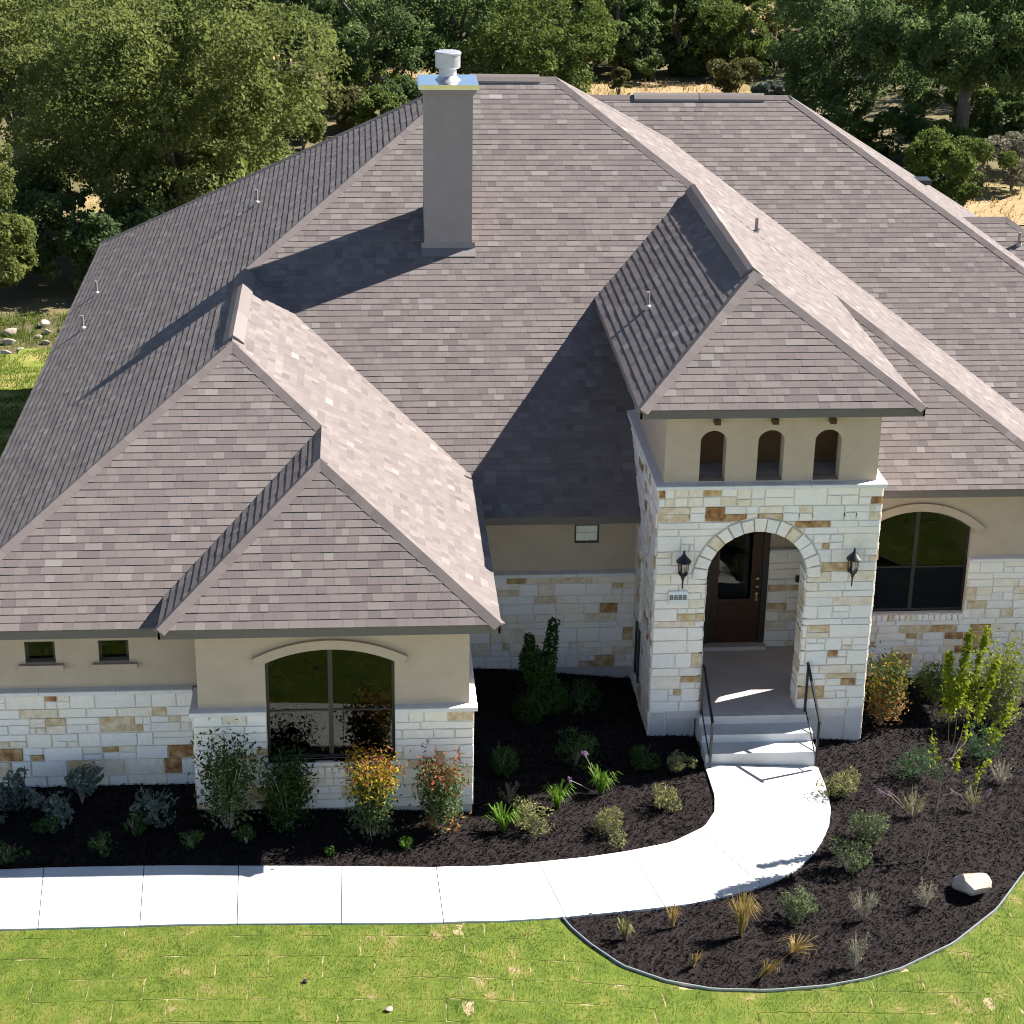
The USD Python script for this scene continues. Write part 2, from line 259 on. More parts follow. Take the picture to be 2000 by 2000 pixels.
for (a, b), (c, d) in zip(joints[:-1], joints[1:]):
    s0, s1 = FL.project(Point(a)) + .006, FL.project(Point(c)) - .006; t0, t1 = NL.project(Point(b)) + .006, NL.project(Point(d)) - .006
    n = 9
    A = [FL.interpolate(s0 + (s1 - s0) * i / (n - 1)).coords[0] for i in range(n)]; B = [NL.interpolate(t0 + (t1 - t0) * i / (n - 1)).coords[0] for i in range(n)]
    v, f = [], []
    for i in range(n):
        for e in (0, .02, .98, 1):
            x, y = A[i][0] * (1 - e) + B[i][0] * e, A[i][1] * (1 - e) + B[i][1] * e
            v.append((x, y, g(x) + (.032 if e in (.02, .98) else .026)))
        for p in (A[i], B[i]): v.append((p[0], p[1], g(p[0]) - .08))
    for i in range(n - 1):
        o, q = i * 6, (i + 1) * 6
        for k in range(3): f.append([o + k, o + k + 1, q + k + 1, q + k])
        f += [[o + 4, o, q, q + 4], [o + 3, o + 5, q + 5, q + 3]]
    f += [[0, 4, 5, 3], [(n - 1) * 6 + k for k in (0, 3, 5, 4)]]
    part(walk, 'walk_slab', (np.array(v), np.array(f)), 'concrete')

# steel edging of the right bed
ed = LineString(bed_edge); N = 120
P = np.array([ed.interpolate(ed.length * i / (N - 1)).coords[0] for i in range(N)])
mb = MB(); tt = np.gradient(P, axis=0); tt /= np.linalg.norm(tt, axis=1, keepdims=True); nn = np.stack([-tt[:, 1], tt[:, 0]], 1)
vv = np.concatenate([np.column_stack([P + nn * o, g(P[:, 0]) + h]) for o, h in ((.008, -.06), (.008, .045), (-.008, .045), (-.008, -.06))])
ff = [[k * N + i, k * N + i + 1, ((k + 1) % 4) * N + i + 1, ((k + 1) % 4) * N + i] for k in range(4) for i in range(N - 1)]
tag(part('/World', 'bed_edging', (vv, np.array(ff)), 'steel_edge', 30), 'thin grey steel edging between the right mulch bed and the lawn', 'edging')

# front lawn of laid sod pieces
lawn = thing('lawn', 'yellow green front lawn of laid sod pieces with tan joints', 'lawn', kind='structure')
lawn_area = sbox(-7.6, -9.2, 12.6, 1).difference(hard.buffer(.012))
r = np.random.default_rng(11); pieces = []
e = lambda: float(np.clip(r.normal(-.001, .012), .0006, .028))
y = -9.2
row = 0
while y < 0:
    hgt = .485; x = -7.6 - r.uniform(0, .7)
    while x < 12.6:
        w = r.uniform(.66, .76)
        ts = (0, .18, .38, .6, .82)
        rect = Polygon([(x + w * t, y + e()) for t in ts] + [(x + w - e(), y + hgt * t) for t in ts] + [(x + w * (1 - t), y + hgt - e()) for t in ts] + [(x + e(), y + hgt * (1 - t)) for t in ts]).buffer(0)
        q = rect.intersection(lawn_area)
        for gpoly in getattr(q, 'geoms', [q]):
            if gpoly.geom_type == 'Polygon' and gpoly.area > .01: pieces.append(gpoly)
        x += w
    y += hgt
pieces.sort(key=lambda p: (p.centroid.x - .6) ** 2 + 2 * (p.centroid.y + 7) ** 2)
rest = MB()
for i, q in enumerate(pieces):
    m = trimesh.creation.extrude_polygon(q.simplify(.01), .05, engine='earcut')
    v = np.array(m.vertices); h = r.uniform(-.006, .008); sx, sy = r.normal(0, .006, 2)
    top = v[:, 2] > .02; c = q.centroid
    v[:, 2] = np.where(top, h * .15 + .0015 + sx * .15 * (v[:, 0] - c.x) + sy * .15 * (v[:, 1] - c.y), -.05) + g(v[:, 0])
    tone = float(np.clip(r.normal(.42, .055), 0, 1))
    if i < 290: part(lawn, 'sod_piece', (v, m.faces), 'sod', tone=np.full(len(v), tone))
    else: rest.add(v, m.faces, tone)
if rest.n: rest.put(lawn, 'outer_sod', 'sod', kind='stuff', tone=True)

outer = sbox(-60, -45, 60, -9.25).union(sbox(-60, -9.25, -7.7, -6.2)).union(sbox(12.7, -9.25, 60, -1.5))
tag(part('/World', 'outer_lawn', sheet(-60, 60, -45, -1.5, .5, lambda x, y: g(x) - .02, outer.difference(hard.buffer(.2))), 'lawn_base', True), 'lawn going on beyond the laid sod in front of the house', 'lawn', kind='structure')

def blades(poly, n, seed, hmin, hmax, w, zf, bare=True):
    import shapely
    r = np.random.default_rng(seed); x0, y0, x1, y1 = poly.bounds
    x, y = r.uniform(x0, x1, n), r.uniform(y0, y1, n)
    k = shapely.contains_xy(poly, x, y)
    if bare: k &= meshkit.fbm(np.stack([x * 1.7, y * 1.7, 0 * x], 1), 3, 21) + r.normal(0, .12, n) > .40
    x, y = x[k], y[k]; n = len(x)
    h = r.uniform(hmin, hmax, n); a = r.uniform(0, 2 * np.pi, n); ln = r.uniform(.2, 1.1, n) * h
    c = np.stack([x, y, zf(x, y)], 1); s = np.stack([-np.sin(a), np.cos(a), 0 * a], 1) * w
    tip = c + np.stack([np.cos(a) * ln, np.sin(a) * ln, h], 1)
    v = np.stack([c - s, c + s, tip], 1).reshape(-1, 3)
    return v, np.arange(3 * n).reshape(n, 3)
sod_union = unary_union([p.buffer(.003) for p in pieces])
tag(part('/World', 'lawn_grass', blades(sod_union, 420000, 5, .012, .036, .0045, lambda x, y: g(x) - .002, False), 'blade'), 'short yellow green grass blades of the front lawn', 'grass', kind='stuff')

# back lawn at the left and the rubble bed beyond it
back_lawn = Polygon([(-30, 6), (-7.4, 6), (-7.4, 19.5), (-9.0, 22.4), (-12.5, 20.6), (-16, 19.4), (-30, 18)])
bl = sheet(-30, -7, 6, 23, .5, lambda x, y: gz(x, y) - .03, back_lawn)
tag(part('/World', 'side_lawn', bl, 'lawn_base', True), 'bright green lawn strip left of the house', 'lawn', kind='structure')
tag(part('/World', 'side_lawn_grass', blades(back_lawn.intersection(sbox(-14, 12, -7, 23)), 60000, 6, .03, .06, .009, lambda x, y: gz(x, y) - .03), 'blade'), 'short grass of the lawn strip left of the house', 'grass', kind='stuff')

# ------------------------------------------------------------------ the house: roof geometry
S, H, Y0, XL, XR = .652, 8.907, 10.914, .927, 2.766
E = 3.2; D = (H - E) / S
XW, ZW, YW0, YW1 = XL - 4.351, H - S * 4.351, Y0 - 4.351, 2.018         # wing ridge
ZWS = 3.05; WS = (ZW - ZWS) / S                                          # wing south eave
EB = 3.363; UB = 1.487; XB, ZB = XW + UB, ZW - S * UB; YB1 = -.977       # gable bump at the front
XBE, XBW, YBS = XB + (ZB - EB) / S, XB - 2.375, YB1 - 2.364
VT = 2.525; XT, ZT, YT0, YT1, ET = XR + VT, H - S * VT, Y0 - VT, 1.913, 5.668   # tower
XTW, XTE, YTS = XT - 2.163, XT + (ZT - ET) / S, YT1 - 2.333
HR = H - 1.122; YR, XRR = 15.021, 8.56; DR = (HR - E) / S                # right wing
EM = 2.95; YM = Y0 - (H - EM) / S

house = thing('house', 'single storey limestone and stucco house with brown shingle hip roofs and entry tower', 'house')
planes = []
def plane(name, pts, eave_dir, stop=None):
    planes.append((name, [np.array(p, float) for p in pts], unit(eave_dir)))
yve = Y0 - (H - EB) / S
plane('west', [(XL, Y0, H), (XL - D, Y0 + D, E), (XL - D, YW1 - WS + 1.0, E), (XW - WS, YW1 - WS, ZWS), (XW, YW1, ZW), (XW, YW0, ZW)], (0, -1, 0))
plane('south', [(XR, Y0, H), (XL, Y0, H), (XW, YW0, ZW), (XBE, yve, EB), (.36, yve, EB), (.36, YM, EM), (3.62, YM, EM), (3.62, 5.4, H - S * (Y0 - 5.4)), (7.22, 5.4, H - S * (Y0 - 5.4)), (7.22, Y0 - D, E), (XR + D, Y0 - D, E)], (1, 0, 0))
plane('wing_south', [(XW, YW1, ZW), (XW - WS, YW1 - WS, ZWS), (XB + .2, YW1 - WS, ZWS), (XB + .2, YW1 - (ZW - EB) / S, EB), (XBE - .2, YW1 - (ZW - EB) / S, EB)], (1, 0, 0))
plane('wing_east', [(XW, YW0, ZW), (XW, YW1, ZW), (XB, YW1 - UB, ZB), (XB, YB1, ZB), (XBE, YBS, EB), (XBE, yve, EB)], (0, 1, 0))
plane('bump_south', [(XB, YB1, ZB), (XBW, YBS, EB), (XBE, YBS, EB)], (1, 0, 0))
sb = (ZB - EB) / (XB - XBW)
plane('bump_west', [(XB, YW1 - UB, ZB), (XBW, YW1 - (ZW - EB) / S, EB), (XBW, YBS, EB), (XB, YB1, ZB)], (0, -1, 0))
plane('tower_south', [(XT, YT1, ZT), (XTW, YTS, ET), (XTE, YTS, ET)], (1, 0, 0))
plane('tower_west', [(XT, YT0, ZT), (XTW, Y0 - (H - ET) / S, ET), (XTW, YTS, ET), (XT, YT1, ZT)], (0, -1, 0))
E2 = 2.6; D2, DR2 = (H - E2) / S, (HR - E2) / S
plane('east', [(XR, Y0, H), (XT, YT0, ZT), (XT, YT1, ZT), (XTE, YTS, ET), (XTE, Y0 - (H - ET) / S, ET), (XR + D, Y0 - D, E), (XR + D2, Y0 - D, E2), (XR + D2, YR - DR2, E2), (XR + 2.91, Y0 + 2.91, H - S * 2.91)], (0, 1, 0))
plane('right_south', [(XRR, YR, HR), (3.2, YR, HR), (3.2, Y0 + 2.91, H - S * 2.91), (XR + 2.91, Y0 + 2.91, H - S * 2.91), (XR + D2, YR - DR2, E2), (XRR + DR, YR - DR2, E2), (XRR + DR, YR - DR, E)], (1, 0, 0))
plane('right_east', [(XRR, YR, HR), (XRR + DR, YR - DR, E), (XRR + DR, YR + DR, E)], (0, 1, 0))
plane('right_north', [(XRR, YR, HR), (XRR + DR, YR + DR, E), (3.2, YR + DR, E), (3.2, YR, HR)], (-1, 0, 0))
plane('north', [(XL, Y0, H), (XR, Y0, H), (XR + 2.91, Y0 + 2.91, H - S * 2.91), (3.2, Y0 + 2.91, H - S * 2.91), (3.2, Y0 + D, E), (XL - D, Y0 + D, E)], (-1, 0, 0))
ZX = 4.93; DX = (ZX - E) / S; XX0, XX1 = XRR + (HR - ZX) / S, 13.99
plane('annex_south', [(XX1, YR, ZX), (XX0, YR, ZX), (XRR + DR, YR - DX, E), (XX1 + DX, YR - DX, E)], (1, 0, 0))
plane('annex_east', [(XX1, YR, ZX), (XX1 + DX, YR - DX, E), (XX1 + DX, YR + DX, E)], (0, 1, 0))
plane('annex_north', [(XX1, YR, ZX), (XX1 + DX, YR + DX, E), (XRR + DR, YR + DX, E), (XX0, YR, ZX)], (-1, 0, 0))

roof_mb = MB()
EXPO = .143
all_shingles = []   # (distance, v, f, tone)
def shingle_plane(name, pts, a, seed):
    r = np.random.default_rng(seed)
    P = np.array(pts); lowest = P[np.argmin(P[:, 2])]
    c = P.mean(0); n = np.zeros(3)
    for i in range(len(P)): n += np.cross(P[i] - c, P[(i + 1) % len(P)] - c)
    n = unit(n); n = n if n[2] > 0 else -n
    b = np.cross(n, a); b = b if b[2] > 0 else -b
    loc = lambda p: ((p - lowest) @ a, (p - lowest) @ b)
    poly = Polygon([loc(p) for p in P]).buffer(0)
    # deck 25 mm thick under the shingles
    m = trimesh.creation.extrude_polygon(poly, .025, engine='earcut'); v = np.array(m.vertices)
    roof_mb.add(lowest + v[:, :1] * a + v[:, 1:2] * b + (v[:, 2:] - .030) * n, m.faces if np.dot(np.cross(a, b), n) > 0 else m.faces[:, ::-1])
    big = poly.buffer(.012, join_style=2); pp = prep(big); s0, t0, s1, t1 = big.bounds
    k = 0; t = t0
    while t < t1 - .02:
        te = min(t + EXPO, t1 + .01)
        s = s0 - r.uniform(0, .3)
        while s < s1:
            w = r.choice([.12, .15, .18, .22, .27, .33], p=[.12, .18, .22, .2, .16, .12])
            rect = sbox(s + .001, t, s + w - .001, te)
            s += w
            if pp.contains(rect): rings = [[(rect.bounds[0], t), (rect.bounds[2], t), (rect.bounds[2], te), (rect.bounds[0], te)]]
            elif pp.intersects(rect):
                q = big.intersection(rect); rings = [list(x.exterior.coords)[:-1] for x in getattr(q, 'geoms', [q]) if x.geom_type == 'Polygon' and x.area > .0006]
            else: continue
            hh = r.choice([.0068, .0092], p=[.6, .4]) + r.uniform(-.0007, .0007)
            tone = np.clip(r.normal(.50, .11), 0, 1) - (.03 if hh < .008 else -.03) + (.15 if r.random() < .06 else 0)
            for ring in rings:
                ring = np.array(ring); m_ = len(ring)
                z = .001 + hh * (1 - (ring[:, 1] - t) / EXPO)
                top = lowest + ring[:, :1] * a + ring[:, 1:] * b + z[:, None] * n
                bot = lowest + ring[:, :1] * a + ring[:, 1:] * b - .003 * n
                f = [[0, i, i + 1] for i in range(1, m_ - 1)]
                for i in range(m_):
                    j = (i + 1) % m_
                    if ring[i, 1] > te - .004 and ring[j, 1] > te - .004: continue
                    f += [[i, m_ + i, m_ + j], [i, m_ + j, j]]
                f = np.array(f)
                if np.dot(np.cross(a, b), n) < 0 or Polygon(ring).exterior.is_ccw is False: f = f[:, ::-1]
                v = np.vstack([top, bot])
                all_shingles.append((np.linalg.norm(v.mean(0) - CAM), len(ring) == 4, name, v, f, np.full(len(v), tone)))
        t += EXPO; k += 1
for i, (nm, pts, a) in enumerate(planes): shingle_plane(nm, pts, a, 100 + i)
roof = roof_mb.put(house, 'roof', 'roof_deck_look')
front_names = ('bump_south', 'tower_south', 'wing_south')
order = sorted(range(len(all_shingles)), key=lambda i: (not (all_shingles[i][1] and all_shingles[i][2] in front_names), all_shingles[i][0]))
rest = MB()
for k, i in enumerate(order):
    _, _, _, v, f, t = all_shingles[i]
    if k < 300: part(roof, 'shingle', (v, f), 'shingle', tone=t)
    else: rest.add(v, f, t)
rest.put(roof, 'shingle_field', 'shingle', kind='stuff', tone=True)

# hip and ridge caps
r = np.random.default_rng(5)
caps = []
def cap_line(p, q, n1, n2, w=.14, h=.013, step=.21):
    p, q = np.array(p, float), np.array(q, float); d = unit(q - p); L = np.linalg.norm(q - p)
    def side(n):
        n = unit(n); s = np.cross(n, d); return s if s[2] < 0 or abs(s[2]) < 1e-6 else -s
    a, b = side(n1), side(n2); up = unit(unit(n1) + unit(n2))
    k = 0.
    while k < L - .03:
        e = min(k + step + .03, L + .02)
        v = []
        for s_, hh in ((k - .01, h), (e, .012)):
            c = p + d * s_
            v += [c + a * w + unit(n1) * hh * .75, c + up * (hh + .012), c + b * w + unit(n2) * hh * .75, c + a * w - unit(n1) * .004, c + b * w - unit(n2) * .004]
        f = [[0, 1, 6], [0, 6, 5], [1, 2, 7], [1, 7, 6], [3, 0, 5], [3, 5, 8], [2, 4, 9], [2, 9, 7], [0, 3, 1], [1, 3, 4], [1, 4, 2], [5, 6, 8], [6, 9, 8], [6, 7, 9]]
        caps.append((np.array(v), np.array(f), float(np.clip(r.normal(.47, .08), 0, 1))))
        k += step
nS, nE, nW, nN = V3(0, -S, 1), V3(S, 0, 1), V3(-S, 0, 1), V3(0, S, 1)
sTW, sTS = (ZT - ET) / 2.163, (ZT - ET) / 2.333; sBW, sBS = sb, (ZB - EB) / 2.364
cap_line((XBE, YBS, EB), (XB, YB1, ZB), nE, V3(0, -sBS, 1)); cap_line((XBW, YBS, EB), (XB, YB1, ZB), V3(-sBW, 0, 1), V3(0, -sBS, 1)); cap_line((XB, YB1, ZB), (XB, YW1 - UB, ZB), nE, V3(-sBW, 0, 1))
cap_line((XB, YW1 - UB, ZB), (XW, YW1, ZW), nE, nS); cap_line((XW - WS, YW1 - WS, ZWS), (XW, YW1, ZW), nW, nS)
cap_line((XTE, YTS, ET), (XT, YT1, ZT), nE, V3(0, -sTS, 1)); cap_line((XTW, YTS, ET), (XT, YT1, ZT), V3(-sTW, 0, 1), V3(0, -sTS, 1))
cap_line((XW, YW0, ZW), (XL, Y0, H), nW, nS); cap_line((XT, YT0, ZT), (XR, Y0, H), nE, nS); cap_line((XR + D, Y0 - D, E), (XR + (H - ET) / S, Y0 - (H - ET) / S, ET), nE, nS)
cap_line((XRR + DR, YR - DR, E), (XRR, YR, HR), nE, nS); cap_line((XL - D, Y0 + D, E), (XL, Y0, H), nW, nN); cap_line((XX1 + DX, YR - DX, E), (XX1, YR, ZX), nE, nS)
cap_line((XL, Y0, H), (XR, Y0, H), nS, nN); cap_line((3.2, YR, HR), (XRR, YR, HR), nS, nN); cap_line((XX0, YR, ZX), (XX1, YR, ZX), nS, nN)
cap_line((XRR + DR, YR + DR, E), (XRR, YR, HR), nE, nN); cap_line((XR, Y0, H), (XR + 2.91, Y0 + 2.91, H - S * 2.91), nE, nN)
rest = MB()
for k, (v, f, t) in enumerate(caps):
    if k < 300: part(roof, 'hip_cap', (v, f), 'shingle', tone=np.full(len(v), t))
    else: rest.add(v, f, t)
if rest.n: rest.put(roof, 'far_hip_caps', 'shingle', kind='stuff', tone=True)

# raised shingled ridge vents
def ridge_vent(p, q, s1, s2, w=.18, h=.047, name='ridge_vent', label=None):
    p, q = np.array(p, float), np.array(q, float); d = unit(q - p); L = np.linalg.norm(q - p); side = unit(np.cross(V3(0, 0, 1), d))
    prof = [(-w, -w * s1 - .002), (-w, -w * s1 + h), (-w * .45, -w * .45 * s1 + h + .02), (0, h + .022), (w * .45, -w * .45 * s2 + h + .02), (w, -w * s2 + h), (w, -w * s2 - .002)]
    mb = MB(); n = max(1, int(L / 1.3))
    for i in range(n):
        a, b = L * i / n, L * (i + 1) / n + (.012 if i < n - 1 else 0)
        v = []
        for s_, dz in ((a, .006), (b, -.004)): v += [p + d * s_ + side * o + V3(0, 0, z + dz) for o, z in prof]
        k = len(prof); f = [[j, j + 1, k + j + 1, k + j] for j in range(k - 1)]
        f = np.array(f); f = np.vstack([f[:, [0, 1, 2]], f[:, [0, 2, 3]]]); f = np.vstack([f, [[0, j + 1, j] for j in range(1, k - 1)], [[k, k + j, k + j + 1] for j in range(1, k - 1)]])
        mb.add(v, f, .6 + r.normal(0, .08))
    return mb.put(roof, name, 'shingle', label=label, tone=True)
ridge_vent((XW, YW0 - .15, ZW), (XW, YW1 + .22, ZW), S, S); ridge_vent((XT, YT0 - .25, ZT), (XT, YT1 + .12, ZT), S, sTW)
ridge_vent((1.0, Y0, H), (2.44, Y0, H), S, S, .15, .05); ridge_vent((4.98, YR, HR), (7.98, YR, HR), S, S, .15, .05)

# plumbing vents and the hooded vent
def pipe(x, y, z, slope, h=.30, lean=(0, 0)):
    v = MB(); n = unit(slope)
    v.tube([(x, y, z - .1), (x, y, z + h)], .034, 10); v.put(roof, 'vent_pipe', 'pvc_grey', 30)
    b = MB(); base = lathe([(.085, -.02), (.06, .025), (.045, .07), (.038, .085)], 12); ang = trimesh.geometry.align_vectors([0, 0, 1], n); base.apply_transform(ang); base.apply_translation((x, y, z + .01)); b.mesh(base)
    b.put(roof, 'pipe_boot', 'boot_white', 30)
for q, s_ in (((-3.47, 11.94, 6.05), nW), ((-7.19, 13.51, 3.62), nW), ((-7.14, 10.71, 3.66), nW), ((3.78, 3.61, 6.15), V3(-sTW, 0, 1)), ((6.45, 7.51, 6.51), nE), ((14.11, 14.3, 4.46), nS)): pipe(*q, s_)
hv = MB(); hv.box((12.62, 18.2, 4.98), (13.06, 18.64, 5.10)); hv.box((12.74, 18.32, 4.80), (12.94, 18.52, 4.99)); hv.put(roof, 'hooded_vent', 'black_iron')

# fascia boards along every eave
def fascia(p, q, out, h=.155, t=.03):
    p, q, out = np.array(p, float), np.array(q, float), unit(out)
    v = [a + out * o + V3(0, 0, z) for a in (p, q) for o, z in ((-t, -.016), (0, -.016), (0, -h), (-t, -h))]
    f = [[0, 1, 5, 4], [1, 2, 6, 5], [2, 3, 7, 6], [3, 0, 4, 7], [0, 3, 2, 1], [4, 5, 6, 7]]
    MB().add(v, f).put(roof, 'fascia', 'fascia_paint')
S_, E_, W_, N_ = (0, -1, 0), (1, 0, 0), (-1, 0, 0), (0, 1, 0)
yw = YW1 - WS
fascia((XW - WS, yw, ZWS), (XBW - .06, yw, ZWS), S_); fascia((XBW, YBS, EB), (XBE, YBS, EB), S_); fascia((XBW, YW1 - (ZW - EB) / S, EB), (XBW, YBS, EB), W_)
fascia((XBE, YBS, EB), (XBE, yve - .02, EB), E_); fascia((.36, YM, EM), (3.55, YM, EM), S_); fascia((7.3, Y0 - D, E), (XR + D, Y0 - D, E), S_); fascia((XR + D2, Y0 - D, E2), (XR + D2, YR - DR2, E2), E_)
fascia((XTW, YTS, ET), (XTE, YTS, ET), S_); fascia((XTW, YTS, ET), (XTW, 5.9, ET), W_); fascia((XTE, YTS, ET), (XTE, 5.9, ET), E_)
fascia((XL - D, Y0 + D, E), (XL - D, yw + 1, E), W_); fascia((XR + D2, YR - DR2, E2), (XRR + DR, YR - DR2, E2), S_); fascia((XRR + DR, YR - DR, E), (XRR + DR, YR + DR, E), E_); fascia((XRR + DR, YR - DX, E), (XX1 + DX, YR - DX, E), S_); fascia((XX1 + DX, YR - DX, E), (XX1 + DX, YR + DX, E), E_)
# soffits
def soffit(x0, y0, x1, y1, z):
    MB().box((x0, y0, z), (x1, y1, z + .02)).put(roof, 'soffit', 'stucco')
soffit(XW - WS + .03, yw + .03, XBW - .01, yw + .6, ZWS - .15); soffit(XBW + .03, YBS + .03, XBE - .03, YBS + .56, EB - .15); soffit(XBE - .5, YBS + .58, XBE - .03, yve - .1, EB - .15); soffit(XBW + .03, YBS + .58, XBW + .5, YBS + 1.0, EB - .15)
soffit(.36, YM + .03, 3.5, YM + .55, EM - .15); soffit(7.3, Y0 - D + .03, XR + D - .05, Y0 - D + .6, E - .15); soffit(XTW + .03, YTS + .03, XTE - .03, YTS + .55, ET - .15); soffit(XTW + .03, YTS + .57, XTW + .5, 5.6, ET - .15); soffit(XTE - .5, YTS + .57, XTE - .03, 5.6, ET - .15)
soffit(XL - D + .03, yw + 1, XL - D + .5, Y0 + D, E - .15)

# chimney
ch = MB(); ch.box((-.05, 6.985, 5.6), (.85, 7.885, 9.32)); chim = ch.put(house, 'chimney', 'chimney_stucco')
fx = MB(); zf = lambda y: H - S * (Y0 - y)
fx.add([(-.11, 6.985, zf(6.985) + .13), (.91, 6.985, zf(6.985) + .13), (.91, 6.975, zf(6.975) + .03), (-.11, 6.975, zf(6.975) + .03), (.93, 6.80, zf(6.80) + .022), (-.13, 6.80, zf(6.80) + .022)], [[0, 3, 2, 1], [3, 5, 4, 2]])
for x_, sg in ((-.054, -1), (.854, 1)):
    for k in range(6):
        ya = 6.99 + k * .15; fx.box((x_ - .004, ya, zf(ya) - .02), (x_ + .004, ya + .155, zf(ya + .155) + .09)); 
fx.put(chim, 'flashing', 'flashing_metal')
cr = MB()
for a, b, z0, z1 in ((.03, .03, 9.27, 9.32), (.065, .065, 9.32, 9.385)): cr.box((-.05 - a, 6.985 - a, z0), (.85 + a, 7.885 + a, z1))
cr.put(chim, 'crown', 'chimney_stucco')
pan = MB(); pan.box((-.155, 6.88, 9.385), (.955, 7.99, 9.475)); pan.box((-.165, 6.87, 9.39), (.965, 8.0, 9.402)); pan.put(chim, 'chase_cover', 'galvanised')
fl = lathe([(0, 9.46), (.26, 9.46), (.20, 9.51), (.165, 9.56), (.165, 9.74), (.0, 9.74)], 24, (.40, 7.43, 0)); part(chim, 'flue_pipe', fl, 'dull_metal', 30)
fc = lathe([(0, 9.70), (.22, 9.70), (.235, 9.72), (.235, 9.95), (.25, 9.955), (.25, 9.985), (.235, 10.0), (0, 10.02)], 28, (.40, 7.43, 0)); part(chim, 'flue_cap', fc, 'dull_metal', 30)

# ------------------------------------------------------------------ walls
def frame_of(N):
    N = np.array(N, float); U = np.cross(V3(0, 0, 1), N); return U, N
def panel(poly, thick, origin, N, mb):
    U, N = frame_of(N); O = np.array(origin, float)
    for q in getattr(poly, 'geoms', [poly]):
        if q.geom_type != 'Polygon' or q.area < 1e-6: continue
        m = trimesh.creation.extrude_polygon(q, thick, engine='earcut'); v = np.array(m.vertices)
        mb.add(O + v[:, :1] * U + v[:, 1:2] * V3(0, 0, 1) + (v[:, 2:] - thick) * N, m.faces)
    return mb
def arch_poly(x0, x1, z0, zs, za):
    """opening with vertical sides to zs and a circular head to za"""
    w, h = (x1 - x0) / 2, za - zs; R = (w * w + h * h) / (2 * h); c = ((x0 + x1) / 2, za - R); a = math.asin(min(1, w / R))
    a = a if h <= w else math.pi - a
    return Polygon([(x0, z0), (x1, z0)] + [(c[0] + R * math.sin(t), c[1] + R * math.cos(t)) for t in np.linspace(a, -a, 21)]), c, R, a

stone_bank = []  # (priority, wall path, v, f, tone)
def stone_piece(ring, d0, N, O, r, depth):
    U, N = frame_of(N); O = np.array(O, float)
    ring = np.array(ring, float); n = len(ring); c = ring.mean(0)
    if n == 4: ring = ring + r.normal(0, .0035, ring.shape)
    L = np.linalg.norm(ring - c, axis=1, keepdims=True); ins = ring - (ring - c) / L * .014
    tilt = r.normal(0, .012, 2)
    P3 = lambda q, d: O + q[:, :1] * U + q[:, 1:2] * V3(0, 0, 1) + np.reshape(d, (-1, 1)) * N
    v = np.vstack([P3(ring, np.full(n, d0)), P3(ring, np.full(n, depth - .010)), P3(ins, depth + (ins - c) @ tilt + r.normal(0, .002, n)), P3(c[None], [depth + .003])])
    f = []
    for i in range(n):
        j = (i + 1) % n
        f += [[i, j, n + j], [i, n + j, n + i], [n + i, n + j, 2 * n + j], [n + i, 2 * n + j, 2 * n + i], [2 * n + i, 2 * n + j, 3 * n]]
    f = np.array(f)
    if not Polygon(ring).exterior.is_ccw: f = f[:, ::-1]
    return v, f
def stone_tone(r):
    x = r.random()
    return r.uniform(.0, .36) if x < .58 else r.uniform(.34, .60) if x < .84 else r.uniform(.62, .80) if x < .965 else r.uniform(.80, .90)

def ashlar(x0, x1, z0, z1, seed):
    r = np.random.default_rng(seed); out = []
    z = z0
    while z < z1 - .03:
        h = r.choice([.12, .16, .20, .24, .28]); h = z1 - z if z1 - (z + h) < .09 else h
        x = x0
        while x < x1 - .01:
            w = r.uniform(.22, .62) if h > .14 else r.uniform(.3, .8)
            w = x1 - x if x1 - (x + w) < .16 else w
            if h >= .23 and r.random() < .5:
                c = r.uniform(.4, .6) * h; m = w * r.uniform(.35, .65)
                out += [(x, z, x + w, z + c)] if r.random() < .5 else [(x, z, x + m, z + c), (x + m, z, x + w, z + c)]
                out += [(x, z + c, x + w, z + h)] if r.random() < .6 else [(x, z + c, x + m, z + h), (x + m, z + c, x + w, z + h)]
            else: out.append((x, z, x + w, z + h))
            x += w
        z += h
    return out

def stone_wall(x0, x1, z0, z1, origin, N, holes=None, seed=0, prio=9, thick=.12, region=None, label=None, inner=None):
    reg = region if region is not None else sbox(x0, z0, x1, z1)
    if holes is not None: reg = reg.difference(holes)
    back = reg if inner is None else reg
    wall = panel(back, thick, origin, N, MB()).put(house, 'stone_wall', 'mortar', label=label)
    r = np.random.default_rng(seed + 999); pr = prep(reg)
    regi = reg.buffer(-.001)
    for (a, b, c, d) in ashlar(x0, x1, z0, z1, seed):
        j = .0055; q = sbox(a + j, b + j, c - j, d - j)
        if q.area < 1e-4 or not pr.intersects(q): continue
        q = q.intersection(regi)
        for s_ in getattr(q, 'geoms', [q]):
            if s_.geom_type != 'Polygon' or s_.area < .003: continue
            ring = list(s_.simplify(.004).exterior.coords)[:-1]
            v, f = stone_piece(ring, -.03, N, origin, r, r.uniform(.009, .021))
            stone_bank.append((prio, -s_.area, wall, v, f, stone_tone(r)))
    return wall

